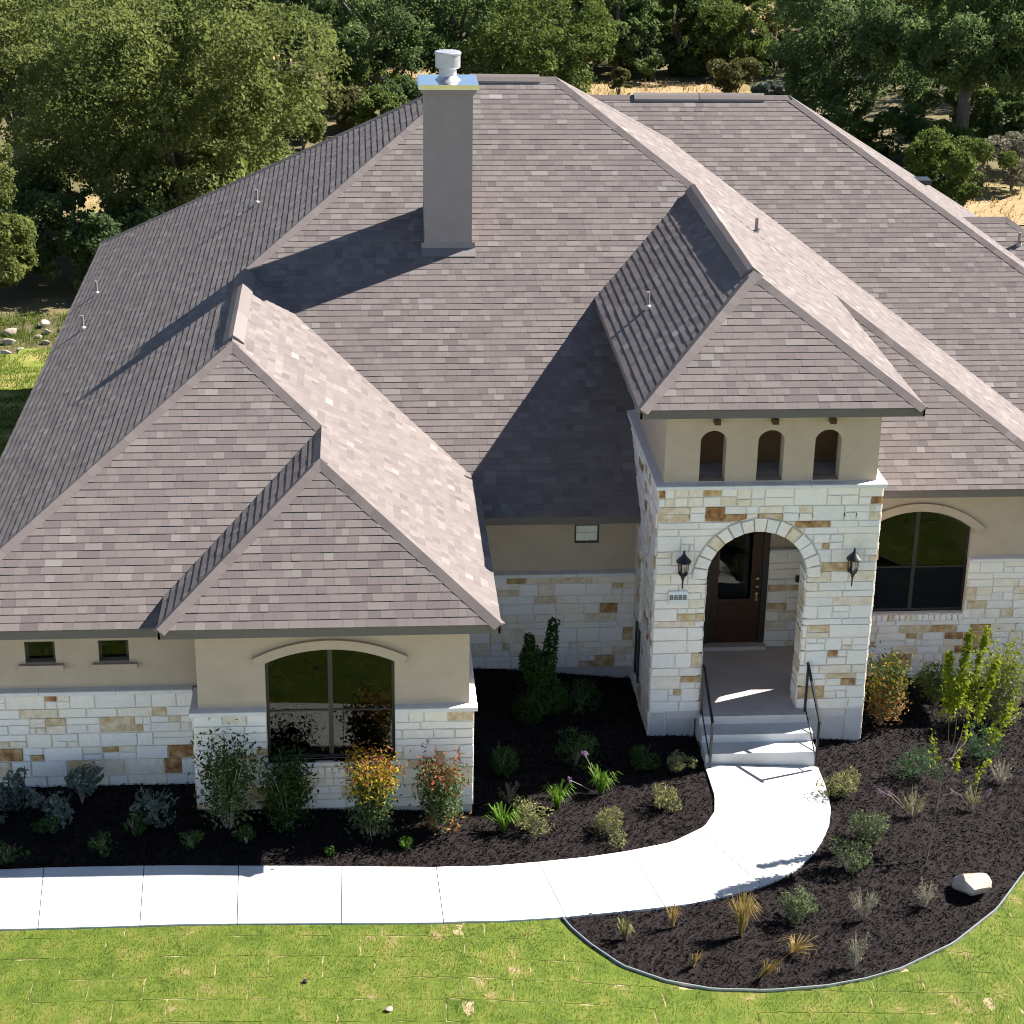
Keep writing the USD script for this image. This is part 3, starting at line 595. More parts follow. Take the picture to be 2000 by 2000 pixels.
def ledge(x0, x1, z0, z1, origin, N, proj, back):
    """cast stone ledge cap in pieces"""
    U, N = frame_of(N); O = np.array(origin, float); n = max(1, round((x1 - x0) / 1.1))
    for i in range(n):
        a, b = x0 + (x1 - x0) * i / n + (.003 if i else 0), x0 + (x1 - x0) * (i + 1) / n - (.003 if i < n - 1 else 0)
        v = [O + U * x + N * d + V3(0, 0, z) for x in (a, b) for d, z in ((-back, z0), (proj, z0), (proj, z1 - .012), (proj - .012, z1 - .002), (-back, z1 + .012))]
        f = [[0, 1, 6, 5], [1, 2, 7, 6], [2, 3, 8, 7], [3, 4, 9, 8], [4, 0, 5, 9]]
        f = np.array(f); f = np.vstack([f[:, [0, 1, 2]], f[:, [0, 2, 3]], [[0, 2, 1], [0, 3, 2], [0, 4, 3], [5, 6, 7], [5, 7, 8], [5, 8, 9]]])
        MB().add(v, f[:, ::-1]).put(house, 'ledge', 'cast_stone')

def stucco_wall(poly, origin, N, thick=.2, label=None): return panel(poly, thick, origin, N, MB()).put(house, 'stucco_wall', 'stucco', label=label)
def foundation(x0, x1, z0, z1, origin, N, d=-.02): 
    U, N = frame_of(N); O = np.array(origin, float); a, b = O + U * x0 + N * d, O + U * x1 + N * (d - .25)
    MB().box((a[0], a[1], z0), (b[0], b[1], z1)).put(house, 'foundation', 'foundation')

def eyebrow(x0, x1, zs, za, origin, N, grow=.15):
    w, h = (x1 - x0) / 2, za - zs; R = (w * w + h * h) / (2 * h); c = ((x0 + x1) / 2, za - R); a = math.asin((w + .11) / R)
    arc = lambda RR: [(c[0] + RR * math.sin(t), c[1] + RR * math.cos(t)) for t in np.linspace(-a, a, 25)]
    panel(Polygon(arc(R + .02) + arc(R + grow + .02)[::-1]), .075, np.array(origin) + np.array(N) * .07, N, MB()).put(house, 'window_trim', 'stucco')

def window(x0, x1, z0, zs, za, origin, N, rail=None, mull=True, set_back=.09, sill=False, name='window', blind=False, label=None, screen=False):
    U, Nn = frame_of(N); O = np.array(origin, float) - Nn * set_back
    if za: P_, _, _, _ = arch_poly(x0, x1, z0, zs, za)
    else: P_ = sbox(x0, z0, x1, zs)
    mb = MB(); panel(P_.difference(P_.buffer(-.045 if not blind else -.03)), .06, O + Nn * .02, N, mb)
    w = mb.put(house, name, 'bronze', label=label)
    xm = (x0 + x1) / 2
    if mull: panel(sbox(xm - .035, z0 + .04, xm + .035, (za or zs) - .04), .065, O + Nn * .024, N, MB()).put(w, 'mullion', 'bronze')
    spans = [(x0, xm), (xm, x1)] if mull else [(x0, x1)]
    for a, b in spans:
        if rail and screen: panel(sbox(a + .045, z0 + .05, b - .03, rail - .016), .004, O + Nn * .020, N, MB()).put(w, 'insect_screen', 'screen')
        if rail: panel(sbox(a + .04, rail - .014, b - .04, rail + .014), .034, O + Nn * .012, N, MB()).put(w, 'rail', 'bronze')
        panel(P_.buffer(-.03).intersection(sbox(a + .02, 0 if z0 > 0 else z0, b - .02, 9)), .006, O, N, MB()).put(w, 'pane', 'glass')
    if blind:
        panel(sbox(x0 + .03, z0 + .03, x1 - .03, zs - .03), .01, O - Nn * .012, N, MB()).put(w, 'blind', 'white_blind')
        panel(sbox(xm - .012, z0 + .03, xm + .012, zs - .03), .012, O + Nn * .010, N, MB()).put(w, 'glazing_bar', 'white_blind'); panel(sbox(x0 + .03, (z0 + zs) / 2 - .012, xm - .013, (z0 + zs) / 2 + .012), .012, O + Nn * .010, N, MB()).put(w, 'glazing_bar', 'white_blind'); panel(sbox(xm + .013, (z0 + zs) / 2 - .012, x1 - .03, (z0 + zs) / 2 + .012), .012, O + Nn * .010, N, MB()).put(w, 'glazing_bar', 'white_blind')
    return w

ZS = V3(0, 0, 0)
# front gable bay
bayO = (0, -2.903, 0); bayS = (0, -2.82, 0)
bw, _, _, _ = arch_poly(-2.80, -.84, .85, 2.53, 2.75)
stone_wall(-3.909, .376, .03, 1.70, bayO, S_, bw, 21, 0, label='limestone wall of the front bay')
stucco_wall(sbox(-3.83, 1.70, .30, 3.20).difference(bw), bayS, S_)
ledge(-3.96, -2.80, 1.70, 1.77, bayO, S_, .05, .085); ledge(-.84, .43, 1.70, 1.77, bayO, S_, .05, .085)
foundation(-3.88, .35, -.7, .03, bayO, S_)
window(-2.80, -.84, .85, 2.53, 2.75, bayS, S_, 1.66, label='wide arched window of the front bay'); eyebrow(-2.80, -.84, 2.53, 2.75, bayS, S_)
panel(sbox(-2.84, .79, -.80, .85), .14, V3(0, -2.903, 0) + V3(0, -.03, 0), S_, MB()).put(house, 'window_sill', 'cast_stone')
stone_wall(-2.2, 2.903, .03, 1.70, (.376, 0, 0), E_, None, 22, 6, region=sbox(-2.9, .03, 2.2, 1.7)); stucco_wall(sbox(-2.618, 1.7, 2.2, 3.20), (.297, 0, 0), E_); ledge(-2.814, 2.1, 1.70, 1.77, (.376, 0, 0), E_, .05, .085); foundation(-2.9, 2.2, -.7, .03, (.376, 0, 0), E_)
stone_wall(2.12, 2.90, .03, 1.70, (-3.909, 0, 0), W_, None, 23, 5); stucco_wall(sbox(2.04, 1.7, 2.618, 3.20), (-3.827, 0, 0), W_); ledge(2.10, 2.814, 1.70, 1.77, (-3.909, 0, 0), W_, .05, .085)
# left wing front
winO, winS = (0, -2.12, 0), (0, -2.04, 0)
stone_wall(-7.45, -3.915, .06, 1.70, winO, S_, None, 31, 1, label='limestone wall of the left wing')
sw = [(-6.50, -6.04, 2.21, 2.58), (-5.38, -4.92, 2.21, 2.58)]
stucco_wall(sbox(-7.37, 1.70, -3.835, 3.0).difference(unary_union([sbox(a, c, b, d) for a, b, c, d in sw])), winS, S_)
ledge(-7.5, -3.97, 1.70, 1.77, winO, S_, .05, .085); foundation(-7.4, -3.9, -.6, .06, winO, S_)
for a, b, c, d in sw:
    w = window(a, b, c, d, None, winS, S_, None, False, label=None, name='small_window')
    panel(sbox(a - .10, c - .09, b + .12, c - .005), .09, V3(*winS) + V3(0, -.085, 0), S_, MB()).put(house, 'window_sill', 'stucco')
# recessed wall between bay and tower
stone_wall(.35, 3.56, -.18, 1.63, (0, 2.15, 0), S_, None, 41, 3, label='shaded limestone wall behind the evergreen')
ns = sbox(2.44, 2.24, 2.88, 2.60)
stucco_wall(sbox(.30, 1.63, 3.62, 2.8).difference(ns), (0, 2.23, 0), S_); ledge(.38, 3.54, 1.63, 1.70, (0, 2.15, 0), S_, .05, .085); foundation(.35, 3.56, -.9, -.18, (0, 2.15, 0), S_)
w = window(2.44, 2.88, 2.24, 2.60, None, (0, 2.23, 0), S_, None, False, .03, name='small_window', blind=True, label='small window with a white blind')
# right wing front
rO, rS = (0, 2.61, 0), (0, 2.69, 0)
rw, _, _, _ = arch_poly(7.80, 9.78, .55, 2.22, 2.57)
stone_wall(7.2, 15.1, -.72, 1.59, rO, S_, rw, 51, 2, label='limestone wall right of the tower')
stucco_wall(sbox(7.2, 1.59, 11.07, 3.02).difference(rw), rS, S_)
ledge(7.25, 7.80, 1.59, 1.66, rO, S_, .05, .085); ledge(9.78, 11.1, 1.59, 1.66, rO, S_, .05, .085); foundation(7.2, 11.1, -1.5, -.72, rO, S_)
window(7.80, 9.78, .55, 2.22, 2.57, rS, S_, 1.43, screen=True, label='wide arched window right of the tower'); eyebrow(7.80, 9.78, 2.22, 2.57, rS, S_)
# brick-on-edge sill course below the right window and the bay window
r = np.random.default_rng(77)
for x0, x1, z, O in ((7.80, 9.78, .55, rO), (-2.80, -.84, .78, bayO)):
    n = 18
    for i in range(n):
        a = x0 + (x1 - x0) * i / n; q = [(a + .006, z - .13), (a + (x1 - x0) / n - .006, z - .13), (a + (x1 - x0) / n - .006, z - .005), (a + .006, z - .005)]
        v, f = stone_piece(q, .0, S_, O, r, .045); stone_bank.append((1.5, -.02, house, v, f, r.uniform(.05, .75) if r.random() < .35 else r.uniform(.0, .5)))

# entry tower
CX, RA, ZSP = 5.27, .85, 2.52
arch = Polygon([(CX - RA, .03), (CX + RA, .03)] + [(CX + RA * math.cos(t), ZSP + RA * math.sin(t)) for t in np.linspace(0, math.pi, 25)])
ring = Polygon([(CX - RA - .24, ZSP), (CX + RA + .24, ZSP)] + [(CX + (RA + .24) * math.cos(t), ZSP + (RA + .24) * math.sin(t)) for t in np.linspace(0, math.pi, 25)])
front_reg = sbox(3.554, .03, 7.294, 4.14).difference(arch)
tw = panel(front_reg, .12, (0, 0, 0), S_, MB()).put(house, 'stone_wall', 'mortar', label='limestone front of the entry tower')
r = np.random.default_rng(61); reg = front_reg.difference(ring.buffer(.012)); pr = prep(reg)
for (a, b, c, d) in ashlar(3.554, 7.294, .03, 4.14, 62):
    j = .0055; q = sbox(a + j, b + j, c - j, d - j).intersection(reg.buffer(-.001))
    for s_ in getattr(q, 'geoms', [q]):
        if s_.geom_type == 'Polygon' and s_.area > .003:
            v, f = stone_piece(list(s_.simplify(.004).exterior.coords)[:-1], -.03, S_, (0, 0, 0), r, r.uniform(.009, .021)); stone_bank.append((0, -s_.area, tw, v, f, stone_tone(r)))
nv = 15
for i in range(nv):
    t0, t1 = math.pi * i / nv + .009, math.pi * (i + 1) / nv - .009; R1 = RA + .24 + r.uniform(-.015, .012)
    q = [(CX + R * math.cos(t), ZSP + R * math.sin(t)) for R, t in ((RA + .004, t0), (R1, t0), (R1, t1), (RA + .004, t1))]
    v, f = stone_piece(q, -.03, S_, (0, 0, 0), r, .04); part(tw, 'voussoir', (v, f), 'limestone', tone=np.full(len(v), r.uniform(.0, .42) if i not in (4, 11) else .62))
ledge(3.50, 7.345, 4.14, 4.21, (0, 0, 0), S_, .055, .10)
niches = [(4.215, 4.645), (5.165, 5.60), (6.11, 6.55)]
npoly = unary_union([arch_poly(a, b, 4.24, 4.96, 5.12)[0] for a, b in niches])
stucco_wall(sbox(3.64, 4.15, 7.185, 5.53).difference(npoly), (0, .09, 0), S_, .28, label='stucco belfry band with three arched niches')
for x in (4.45, 5.40, 6.35): MB().box((x - .05, -.07, 5.27), (x + .05, .10, 5.355)).put(house, 'corbel', 'dark_wood')
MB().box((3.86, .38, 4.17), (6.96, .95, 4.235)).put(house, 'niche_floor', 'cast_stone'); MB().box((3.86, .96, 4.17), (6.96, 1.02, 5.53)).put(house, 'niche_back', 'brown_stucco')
# tower sides with arched side openings
side_arch, _, _, _ = arch_poly(1.10, 1.46, .03, 2.12, 2.30)
flip = lambda p: Polygon([(-x, z) for x, z in p.exterior.coords])
stone_wall(-5.0, -.005, -.60, 4.14, (3.554, 0, 0), W_, flip(side_arch), 71, 4, region=Polygon([(-5, 4.14), (-3.7, 4.14), (-2.3, 2.7), (-2.3, -.6), (-.005, -.6), (-.005, 4.14)]), thick=.3, label='limestone side of the entry tower')
stone_wall(.005, 5.0, -.60, 4.14, (7.294, 0, 0), E_, side_arch, 72, 7, region=sbox(.455, -.6, 2.42, 4.14), thick=.485)
stone_wall(.005, .45, -.6, 4.14, (7.294, 0, 0), E_, None, 75, 7, thick=.29)
MB().box((7.0, 2.76, 2.6), (7.285, 3.8, 4.13)).put(house, 'stone_wall', 'mortar')
stucco_wall(sbox(-6.2, 4.15, -.372, 5.53), (3.643, 0, 0), W_); stucco_wall(sbox(.372, 4.15, 6.2, 5.53), (7.182, 0, 0), E_)
ledge(-3.9, -.103, 4.14, 4.21, (3.554, 0, 0), W_, .055, .10); ledge(.103, 3.9, 4.14, 4.21, (7.294, 0, 0), E_, .055, .10)
for a, b in ((3.57, 4.36), (6.36, 7.28)): foundation(a, b, -1.1, .03, (0, 0, 0), S_)
foundation(-2.2, 0, -1.1, -.0, (3.56, 0, 0), W_); foundation(0, 2.7, -1.2, .0, (7.288, 0, 0), E_)
# jambs inside the front arch
MB().box((3.9, .12, .03), (4.42, .45, 4.14)).box((6.12, .12, .03), (6.99, .45, 4.14)).box((4.42, .12, 3.40), (6.12, .45, 4.14)).put(house, 'pier', 'mortar')
stone_wall(0.0, .45, .03, 2.60, (4.42, 0, 0), E_, None, 73, 5, thick=.05); stone_wall(-.45, 0.0, .03, 2.60, (6.12, 0, 0), W_, None, 74, 2, thick=.05)
# porch: back wall, door, floor, ceiling, steps
dz = .14
door_hole = sbox(4.86, .03, 6.02, 2.62)
stone_wall(3.86, 4.86, .03, 1.93, (0, 2.43, 0), S_, None, 82, 2); stone_wall(6.02, 7.0, .03, 1.93, (0, 2.43, 0), S_, None, 81, 1, label='limestone wall beside the front door'); stucco_wall(sbox(3.86, 1.93, 7.0, 4.1).difference(door_hole), (0, 2.47, 0), S_); ledge(6.02, 7.0, 1.93, 1.99, (0, 2.43, 0), S_, .05, .06)
panel(sbox(6.30, 2.02, 6.33, 3.6), .02, (0, 2.45, 0), S_, MB()).put(house, 'control_joint', 'stucco')
MB().box((3.86, .0, 3.62), (7.0, 2.5, 3.68)).put(house, 'porch_ceiling', 'stucco')
fr = panel(sbox(4.86, .10, 6.02, 2.62).difference(sbox(4.97, .10, 5.91, 2.52)), .12, (0, 2.44, 0), S_, MB()).put(house, 'door_frame', 'bronze')
MB().box((4.80, 2.28, .03), (6.04, 2.6, .10)).put(house, 'threshold', 'porch_concrete')
dw_ = panel(sbox(4.975, .105, 5.905, 2.515).difference(sbox(5.12, .98, 5.72, 2.36)), .05, (0, 2.47, 0), S_, MB())
for z0, z1 in ((.22, .52), (.58, .88)):
    panel(sbox(5.13, z0, 5.71, z1), .02, (0, 2.452, 0), S_, dw_)
door = dw_.put(house, 'door', 'dark_wood', label='dark brown front door with a tall glass light')
panel(sbox(5.10, .96, 5.74, 2.38), .006, (0, 2.50, 0), S_, MB()).put(door, 'pane', 'glass')
hd = MB()
for z in (1.42, 1.26, 1.12, 1.0): hd.mesh(lathe([(0, -.02), (.026, -.02), (.026, .02), (0, .02)], 10, (0, 0, 0)).apply_transform(trimesh.transformations.rotation_matrix(math.pi / 2, [1, 0, 0])).apply_translation((5.82, 2.40, z)))
hd.box((5.81, 2.405, .99), (5.83, 2.418, 1.13)); hd.put(door, 'handle', 'brass', 30)
MB().box((6.52, 2.36, 1.34), (6.60, 2.42, 1.46)).box((6.54, 2.33, 1.37), (6.58, 2.37, 1.43)).put(house, 'doorbell', 'black_iron')
MB().box((3.86, .0, -.12), (6.985, 2.6, .03)).put(house, 'porch_floor', 'porch_concrete'); MB().box((4.40, -.22, -.12), (6.29, -.002, .03)).put(house, 'step', 'porch_concrete')
st = MB()
for k, (y0, y1, z) in enumerate(((-.60, -.19, -.12), (-.98, -.57, -.27))):
    MB().box((4.39, y0, z - .25 - .1 * k), (6.30, y1, z)).put(house, 'step', 'concrete')
MB().box((4.392, -.2, -.7), (6.298, .3, -.122)).put(house, 'step_base', 'concrete')
# other walls and the slab
for a, b in (((-7.37, -2.0), (-7.17, 19.2)), ((-7.37, 19.0), (15.1, 19.2)), ((14.9, 8.4), (15.1, 21.5)), ((11.0, 2.7), (11.07, 8.4)), ((11.07, 8.42), (15.1, 8.6)), ((3.3, 21.3), (15.1, 21.5)), ((15.1, 12.8), (16.2, 13.0)), ((16.0, 12.8), (16.2, 17.2))):
    MB().box((a[0], a[1], -1.1), (b[0], b[1], 3.05)).put(house, 'stucco_wall', 'stucco')
MB().box((-7.2, -2.0, -.25), (.2, 19.1, .02)).box((.2, 2.55, -.25), (3.55, 19.1, .02)).box((3.55, 2.62, -.25), (11, 21.4, .02)).box((11, 8.5, -.25), (15, 21.4, .02)).box((-3.8, -2.7, -.25), (.2, -2.0, .02)).put(house, 'floor_slab', 'dark_gap')
# stones: the largest of the front walls as parts, the rest joined
order = sorted(range(len(stone_bank)), key=lambda i: stone_bank[i][:2]); rest = {}
for k, i in enumerate(order):
    _, _, wall, v, f, t = stone_bank[i]
    if k < 300: part(wall, 'stone', (v, f), 'limestone', tone=np.full(len(v), t))
    else: rest.setdefault(wall, MB()).add(v, f, t)
for wall, mb in rest.items(): mb.put(wall, 'sill_course' if wall == house else 'small_stones', 'limestone', kind='stuff', tone=True)
# house number plate
pq = MB().box((3.79, -.055, 2.09), (4.11, -.02, 2.32)).put(house, 'number_plate', 'plaque_white')
tx = meshkit.text_mesh('8888', .085, .006, True); tx.apply_transform(trimesh.transformations.rotation_matrix(math.pi / 2, [1, 0, 0])); b = tx.bounds; tx.apply_translation((3.95 - (b[0][0] + b[1][0]) / 2, -.056, 2.165 - b[0][2])); part(pq, 'numerals', tx, 'black_iron')
# wall lanterns
for x in (3.99, 6.85):
    z = 2.42; mb = MB(); y = -.19
    mb.box((x - .05, -.04, z + .20), (x + .05, -.02, z + .44)); mb.tube([(x, -.03, z + .30), (x, -.10, z + .20), (x, y, z + .23)], .013, 8)
    mb.mesh(lathe([(0, z), (.012, z + .02), (.016, z + .16), (.03, z + .20), (.045, z + .24), (.075, z + .27), (.08, z + .29), (0, z + .29)], 8, (x, y, 0)))
    for k in range(6):
        a = k * math.pi / 3; mb.tube([(x + .076 * math.cos(a), y + .076 * math.sin(a), z + .28), (x + .092 * math.cos(a), y + .092 * math.sin(a), z + .50)], .006, 5)
    ln = mb.put(house, 'wall_lantern', 'black_iron', 30)
    part(ln, 'lantern_roof', lathe([(.125, z + .50), (.13, z + .515), (.09, z + .56), (.05, z + .60), (.03, z + .63), (.018, z + .66), (.022, z + .68), (.006, z + .71), (0, z + .715)], 12, (x, y, 0)), 'black_iron', 30)
    part(ln, 'lantern_glass', lathe([(.07, z + .29), (.085, z + .50)], 6, (x, y, 0)), 'glass')
    part(ln, 'bulb', lathe([(0, z + .30), (.018, z + .30), (.018, z + .38), (.03, z + .42), (.026, z + .47), (0, z + .50)], 10, (x, y, 0)), 'bulb', 30)
# railing in the west side opening
rl = MB(); rl.box((3.49, 1.09, .98), (3.52, 1.47, 1.02)); rl.box((3.49, 1.09, .12), (3.52, 1.47, .15))
for k in range(2): rl.box((3.498, 1.20 + k * .13, .152), (3.512, 1.214 + k * .13, .978))
rl.box((3.488, 1.06, .03), (3.522, 1.088, 1.04)); rl.box((3.488, 1.472, .03), (3.522, 1.50, 1.04)); rl.put(house, 'side_railing', 'black_iron')

# ------------------------------------------------------------------ step railings
def step_rail(x, label):
    t = thing('handrail', label, 'handrail', (x, 0, 0), group=None)
    y0, y1 = -.10, -1.12; zt0, zt1 = .90, .40
    MB().box((-.02, y0 - .02, .03), (.02, y0 + .02, zt0)).put(t, 'post', 'black_iron')
    MB().box((-.02, y1 - .02, -.46), (.02, y1 + .02, zt1)).put(t, 'post', 'black_iron')
    top = MB().tube([(0, y0 + .06, zt0 + .02), (0, y0, zt0 + .02), (0, y1, zt1 + .02), (0, y1 - .07, zt1 - .01)], .026, 6); top.put(t, 'top_rail', 'black_iron', 30)
    MB().tube([(0, y0, .12), (0, y1, -.34)], .012, 6).put(t, 'bottom_rail', 'black_iron', 30)
step_rail(4.45, 'black iron handrail at the left of the porch steps'); step_rail(6.25, 'black iron handrail at the right of the porch steps')

# ------------------------------------------------------------------ plants
def leaves(c, nrm, size, r, aspect=.5, flat=.6):
    """one rhombic leaf at every centre, roughly facing nrm"""
    n = len(c); size = np.broadcast_to(size, (n,))
    nn = nrm * flat + r.normal(0, 1, (n, 3)) * (1 - flat) * 1.2; nn /= np.linalg.norm(nn, axis=1, keepdims=True) + 1e-9
    t = np.cross(nn, r.normal(0, 1, (n, 3))); t /= np.linalg.norm(t, axis=1, keepdims=True) + 1e-9; b = np.cross(nn, t)
    a = t * (size * .5)[:, None]; d = b * (size * .5 * aspect)[:, None]; k = nn * (size * .12)[:, None]
    v = np.stack([c - a, c + d + k, c + a, c - d + k], 1).reshape(-1, 3)
    return v, np.arange(4 * n).reshape(n, 4)

def lobed(centers, radii, n, r, squash=.75, lo=.55, cut=.72):
    """points in the outer shells of a heap of lobes, none deep inside another"""
    centers, radii = np.asarray(centers, float), np.asarray(radii, float)
    p = radii ** 2 / (radii ** 2).sum(); P_, N_ = [], []
    i = r.choice(len(radii), int(n * 1.9), p=p); d = r.normal(0, 1, (len(i), 3)); d /= np.linalg.norm(d, axis=1, keepdims=True)
    rr = radii[i] * (lo + (1.08 - lo) * r.random(len(i)) ** .6)
    q = centers[i] + d * rr[:, None] * [1, 1, squash]
    keep = np.ones(len(i), bool)
    for c, R in zip(centers, radii): keep &= ~((((q - c) / [1, 1, squash]) ** 2).sum(1) < (cut * R) ** 2)
    keep |= r.random(len(i)) < .06
    return q[keep][:n], d[keep][:n]

def tree(name, label, x, y, w, h, leaf, n, size, seed, cat='tree', base=.28, trunk_r=None, lobes=26, group=None, lean=0, rag=1.0, small=1.0):
    r = np.random.default_rng(seed); z = float(gz(x, y)) - .12
    t = thing(name, label, cat, (x, y, z), group=group)
    R = w / 2; cs, rs = [], []
    zc, zr = h * (1 + base) / 2, h * (1 - base) / 2
    for k in range(lobes):
        a = r.uniform(0, 2 * np.pi); q = math.sqrt(r.random()) * .82; u = r.uniform(-.85, .9)
        s_ = math.sqrt(max(.05, 1 - u * u * .8))
        cs.append((q * R * s_ * math.cos(a), q * R * s_ * math.sin(a), zc + u * zr * .78)); rs.append(min(R, zr * 1.2) * r.uniform(.20, .42) * small)
        if k % 5 == 0:
            cs[-1] = tuple(np.array([cs[-1][0] * 1.3, cs[-1][1] * 1.3, zc + (cs[-1][2] - zc) * 1.18])); rs[-1] *= .62
    c, d = lobed(cs, rs, int(n * 1.6), r, .8)
    kk = meshkit.fbm(c * (1.7 if size < .15 else 1.1) + seed * 7.3, 2, seed) + r.normal(0, .05, len(c)) > .46; c, d = c[kk], d[kk]
    c = c + r.normal(0, .05 * rag, c.shape) * R * .3
    d = d * .45 + V3(.12, 0, .65); d /= np.linalg.norm(d, axis=1, keepdims=True)
    v, f = leaves(c, d, np.exp(r.normal(-.05, .32, len(c))) * size, r, .62, .5)
    part(t, 'crown', (v, f), leaf)
    tr = trunk_r or .032 * h + .05; mb = MB()
    top = h * .62
    mb.tube([(0, 0, -.3), (lean * .2, 0, h * base * .5), (lean * .5, .1, h * base + .2), (lean, 0, top)], [tr * 1.3, tr, tr * .85, tr * .3], 9)
    for k in range(7):
        c0 = cs[int(r.integers(len(cs)))]; s0 = h * (base * .8 + .05 * k)
        mb.tube([(lean * .5, 0, s0), (c0[0] * .45, c0[1] * .45, (s0 + c0[2]) / 2 + .2), (c0[0] * .95, c0[1] * .95, c0[2])], [tr * .55, tr * .32, tr * .1], 6)
    mb.put(t, 'trunk', 'bark', 60)
    return t

tree('oak_tree', 'big bright green live oak filling the upper left corner', -7.0, 33.0, 10.8, 8.9, 'oak_bright', 82000, .14, 1, lobes=95, base=.03, small=.72)
tree('oak_tree', 'yellow green oak cut by the left edge of the picture', -12.3, 26.5, 3.9, 5.2, 'oak_bright', 18000, .12, 2, base=.03, lobes=30, small=.85)
tree('oak_tree', 'green live oak behind the big one at the top left corner', -14.0, 45.0, 9.5, 8.2, 'oak_bright', 30000, .16, 3, base=.08, lobes=60, small=.75)
tree('oak_tree', 'dark oak just right of the big bright oak', -4.6, 61.0, 6.6, 6.6, 'oak_dark', 20000, .16, 4, base=.24, lobes=40, small=.8)
tree('oak_tree', 'dark oak left of the chimney top', -.6, 58.0, 7.2, 6.8, 'oak_dark', 22000, .16, 5, base=.14, lobes=44, small=.8)
tree('oak_tree', 'dark green oak directly behind the metal chimney cap', 3.0, 60.5, 6.4, 6.4, 'oak_dark', 19000, .16, 6, base=.06, lobes=40, small=.8)
tree('oak_tree', 'mid green round oak right of the chimney above the ridge', 6.5, 56.0, 6.6, 5.6, 'oak_mid', 25000, .14, 7, base=.04, lobes=46, small=.8)
tree('oak_tree', 'dark oak between the round oak and the bright green cedar', 11.0, 64.5, 4.8, 6.0, 'oak_dark', 15000, .16, 8, base=.08, lobes=34, small=.8)
tree('cedar_tree', 'bright green pointed cedar above the tan grass strip', 14.1, 66.0, 2.7, 4.8, 'cedar_leaf', 10000, .14, 9, base=.04, lobes=22)
tree('oak_tree', 'small green oak between cedar and rust brown tree', 16.9, 64.5, 4.6, 4.1, 'oak_mid', 14000, .14, 10, base=.03, lobes=30)
tree('oak_tree', 'dark low oak left of the bright green cedar', 12.6, 67.5, 3.6, 4.2, 'oak_dark', 9000, .16, 26, base=.03)
tree('bare_tree', 'small rust brown tree at the top near the tan field', 20.5, 73.5, 2.4, 3.6, 'brown_leaf', 5600, .13, 11, base=.1, lobes=14)
tree('oak_tree', 'wide dark live oak with a visible trunk at the right edge', 22.7, 47.0, 10.4, 8.0, 'oak_dark', 60000, .15, 12, base=.34, lobes=70, trunk_r=.26, small=.75)
tree('oak_tree', 'dark oak left of the wide one with the visible trunk', 18.9, 52.0, 7.2, 6.4, 'oak_dark', 34000, .15, 13, base=.05, lobes=52, small=.8)
far = [(-14, 74, 8, 7, 'oak_mid', 'far oak on the top edge over the big bright oak'), (-5, 84, 8, 7, 'oak_mid', 'far pale oak on the top edge left of the chimney'), (5.5, 84, 7, 6.5, 'oak_mid', 'far oak on the top edge over the round oak'), (12, 88, 7, 6.5, 'oak_mid', 'far oak on the top edge over the cedar'), (17.5, 86, 5, 5, 'oak_dark', 'far oak on the top edge left of the brown tree'), (30, 67, 7, 6.5, 'oak_dark', 'far oak between the two at the top right corner'), (-8.0, 73, 9.0, 6.8, 'oak_dark', 'far oak on the top edge left of the chimney'), (8.5, 78, 8.5, 7.0, 'oak_mid', 'far oak on the top edge above the main ridge'), (28.5, 79.0, 6.5, 6.8, 'oak_dark', 'far oak on the top edge right of the tan field'), (32.0, 74.0, 8.0, 7.0, 'oak_mid', 'far oak at the top right corner of the picture'),
       (-2.2, 77, 8.0, 6.8, 'oak_dark', 'far oak behind the dark one right of the big bright oak'), (15.0, 81, 7.5, 6.5, 'oak_mid', 'far oak behind the low dark oak and the cedar'), (-17, 66, 10, 7.5, 'oak_dark', 'distant oak behind the two top left oaks'), (21.0, 92, 4.5, 4.5, 'oak_mid', 'farthest small oak left of the tan field'),
       (4.2, 70, 6.0, 5.6, 'oak_mid', 'far oak seen above the chimney cap'), (-6.2, 67, 5.5, 5.0, 'oak_mid', 'small far oak in the gap right of the big bright oak'), (9.2, 70.5, 5.0, 5.4, 'oak_dark', 'far dark oak between the round oak and the top edge'), (-11, 60, 7, 6, 'oak_mid', 'oak behind the top of the big bright oak'),
       (25.5, 66, 6.5, 5.8, 'oak_mid', 'oak behind the left side of the wide dark oak'), (29.5, 60, 7.0, 6.2, 'oak_dark', 'oak behind the right side of the wide dark oak'), (18.4, 75, 4.0, 3.6, 'oak_mid', 'far low oak just left of the rust brown tree'), (13.2, 73, 4.2, 4.2, 'oak_dark', 'far dark oak behind the bright green cedar'), (2.0, 88, 8, 6.5, 'oak_mid', 'most distant oak above the chimney'), (27, 53, 5, 5.5, 'oak_dark', 'oak half hidden at the right edge behind the wide dark oak')]
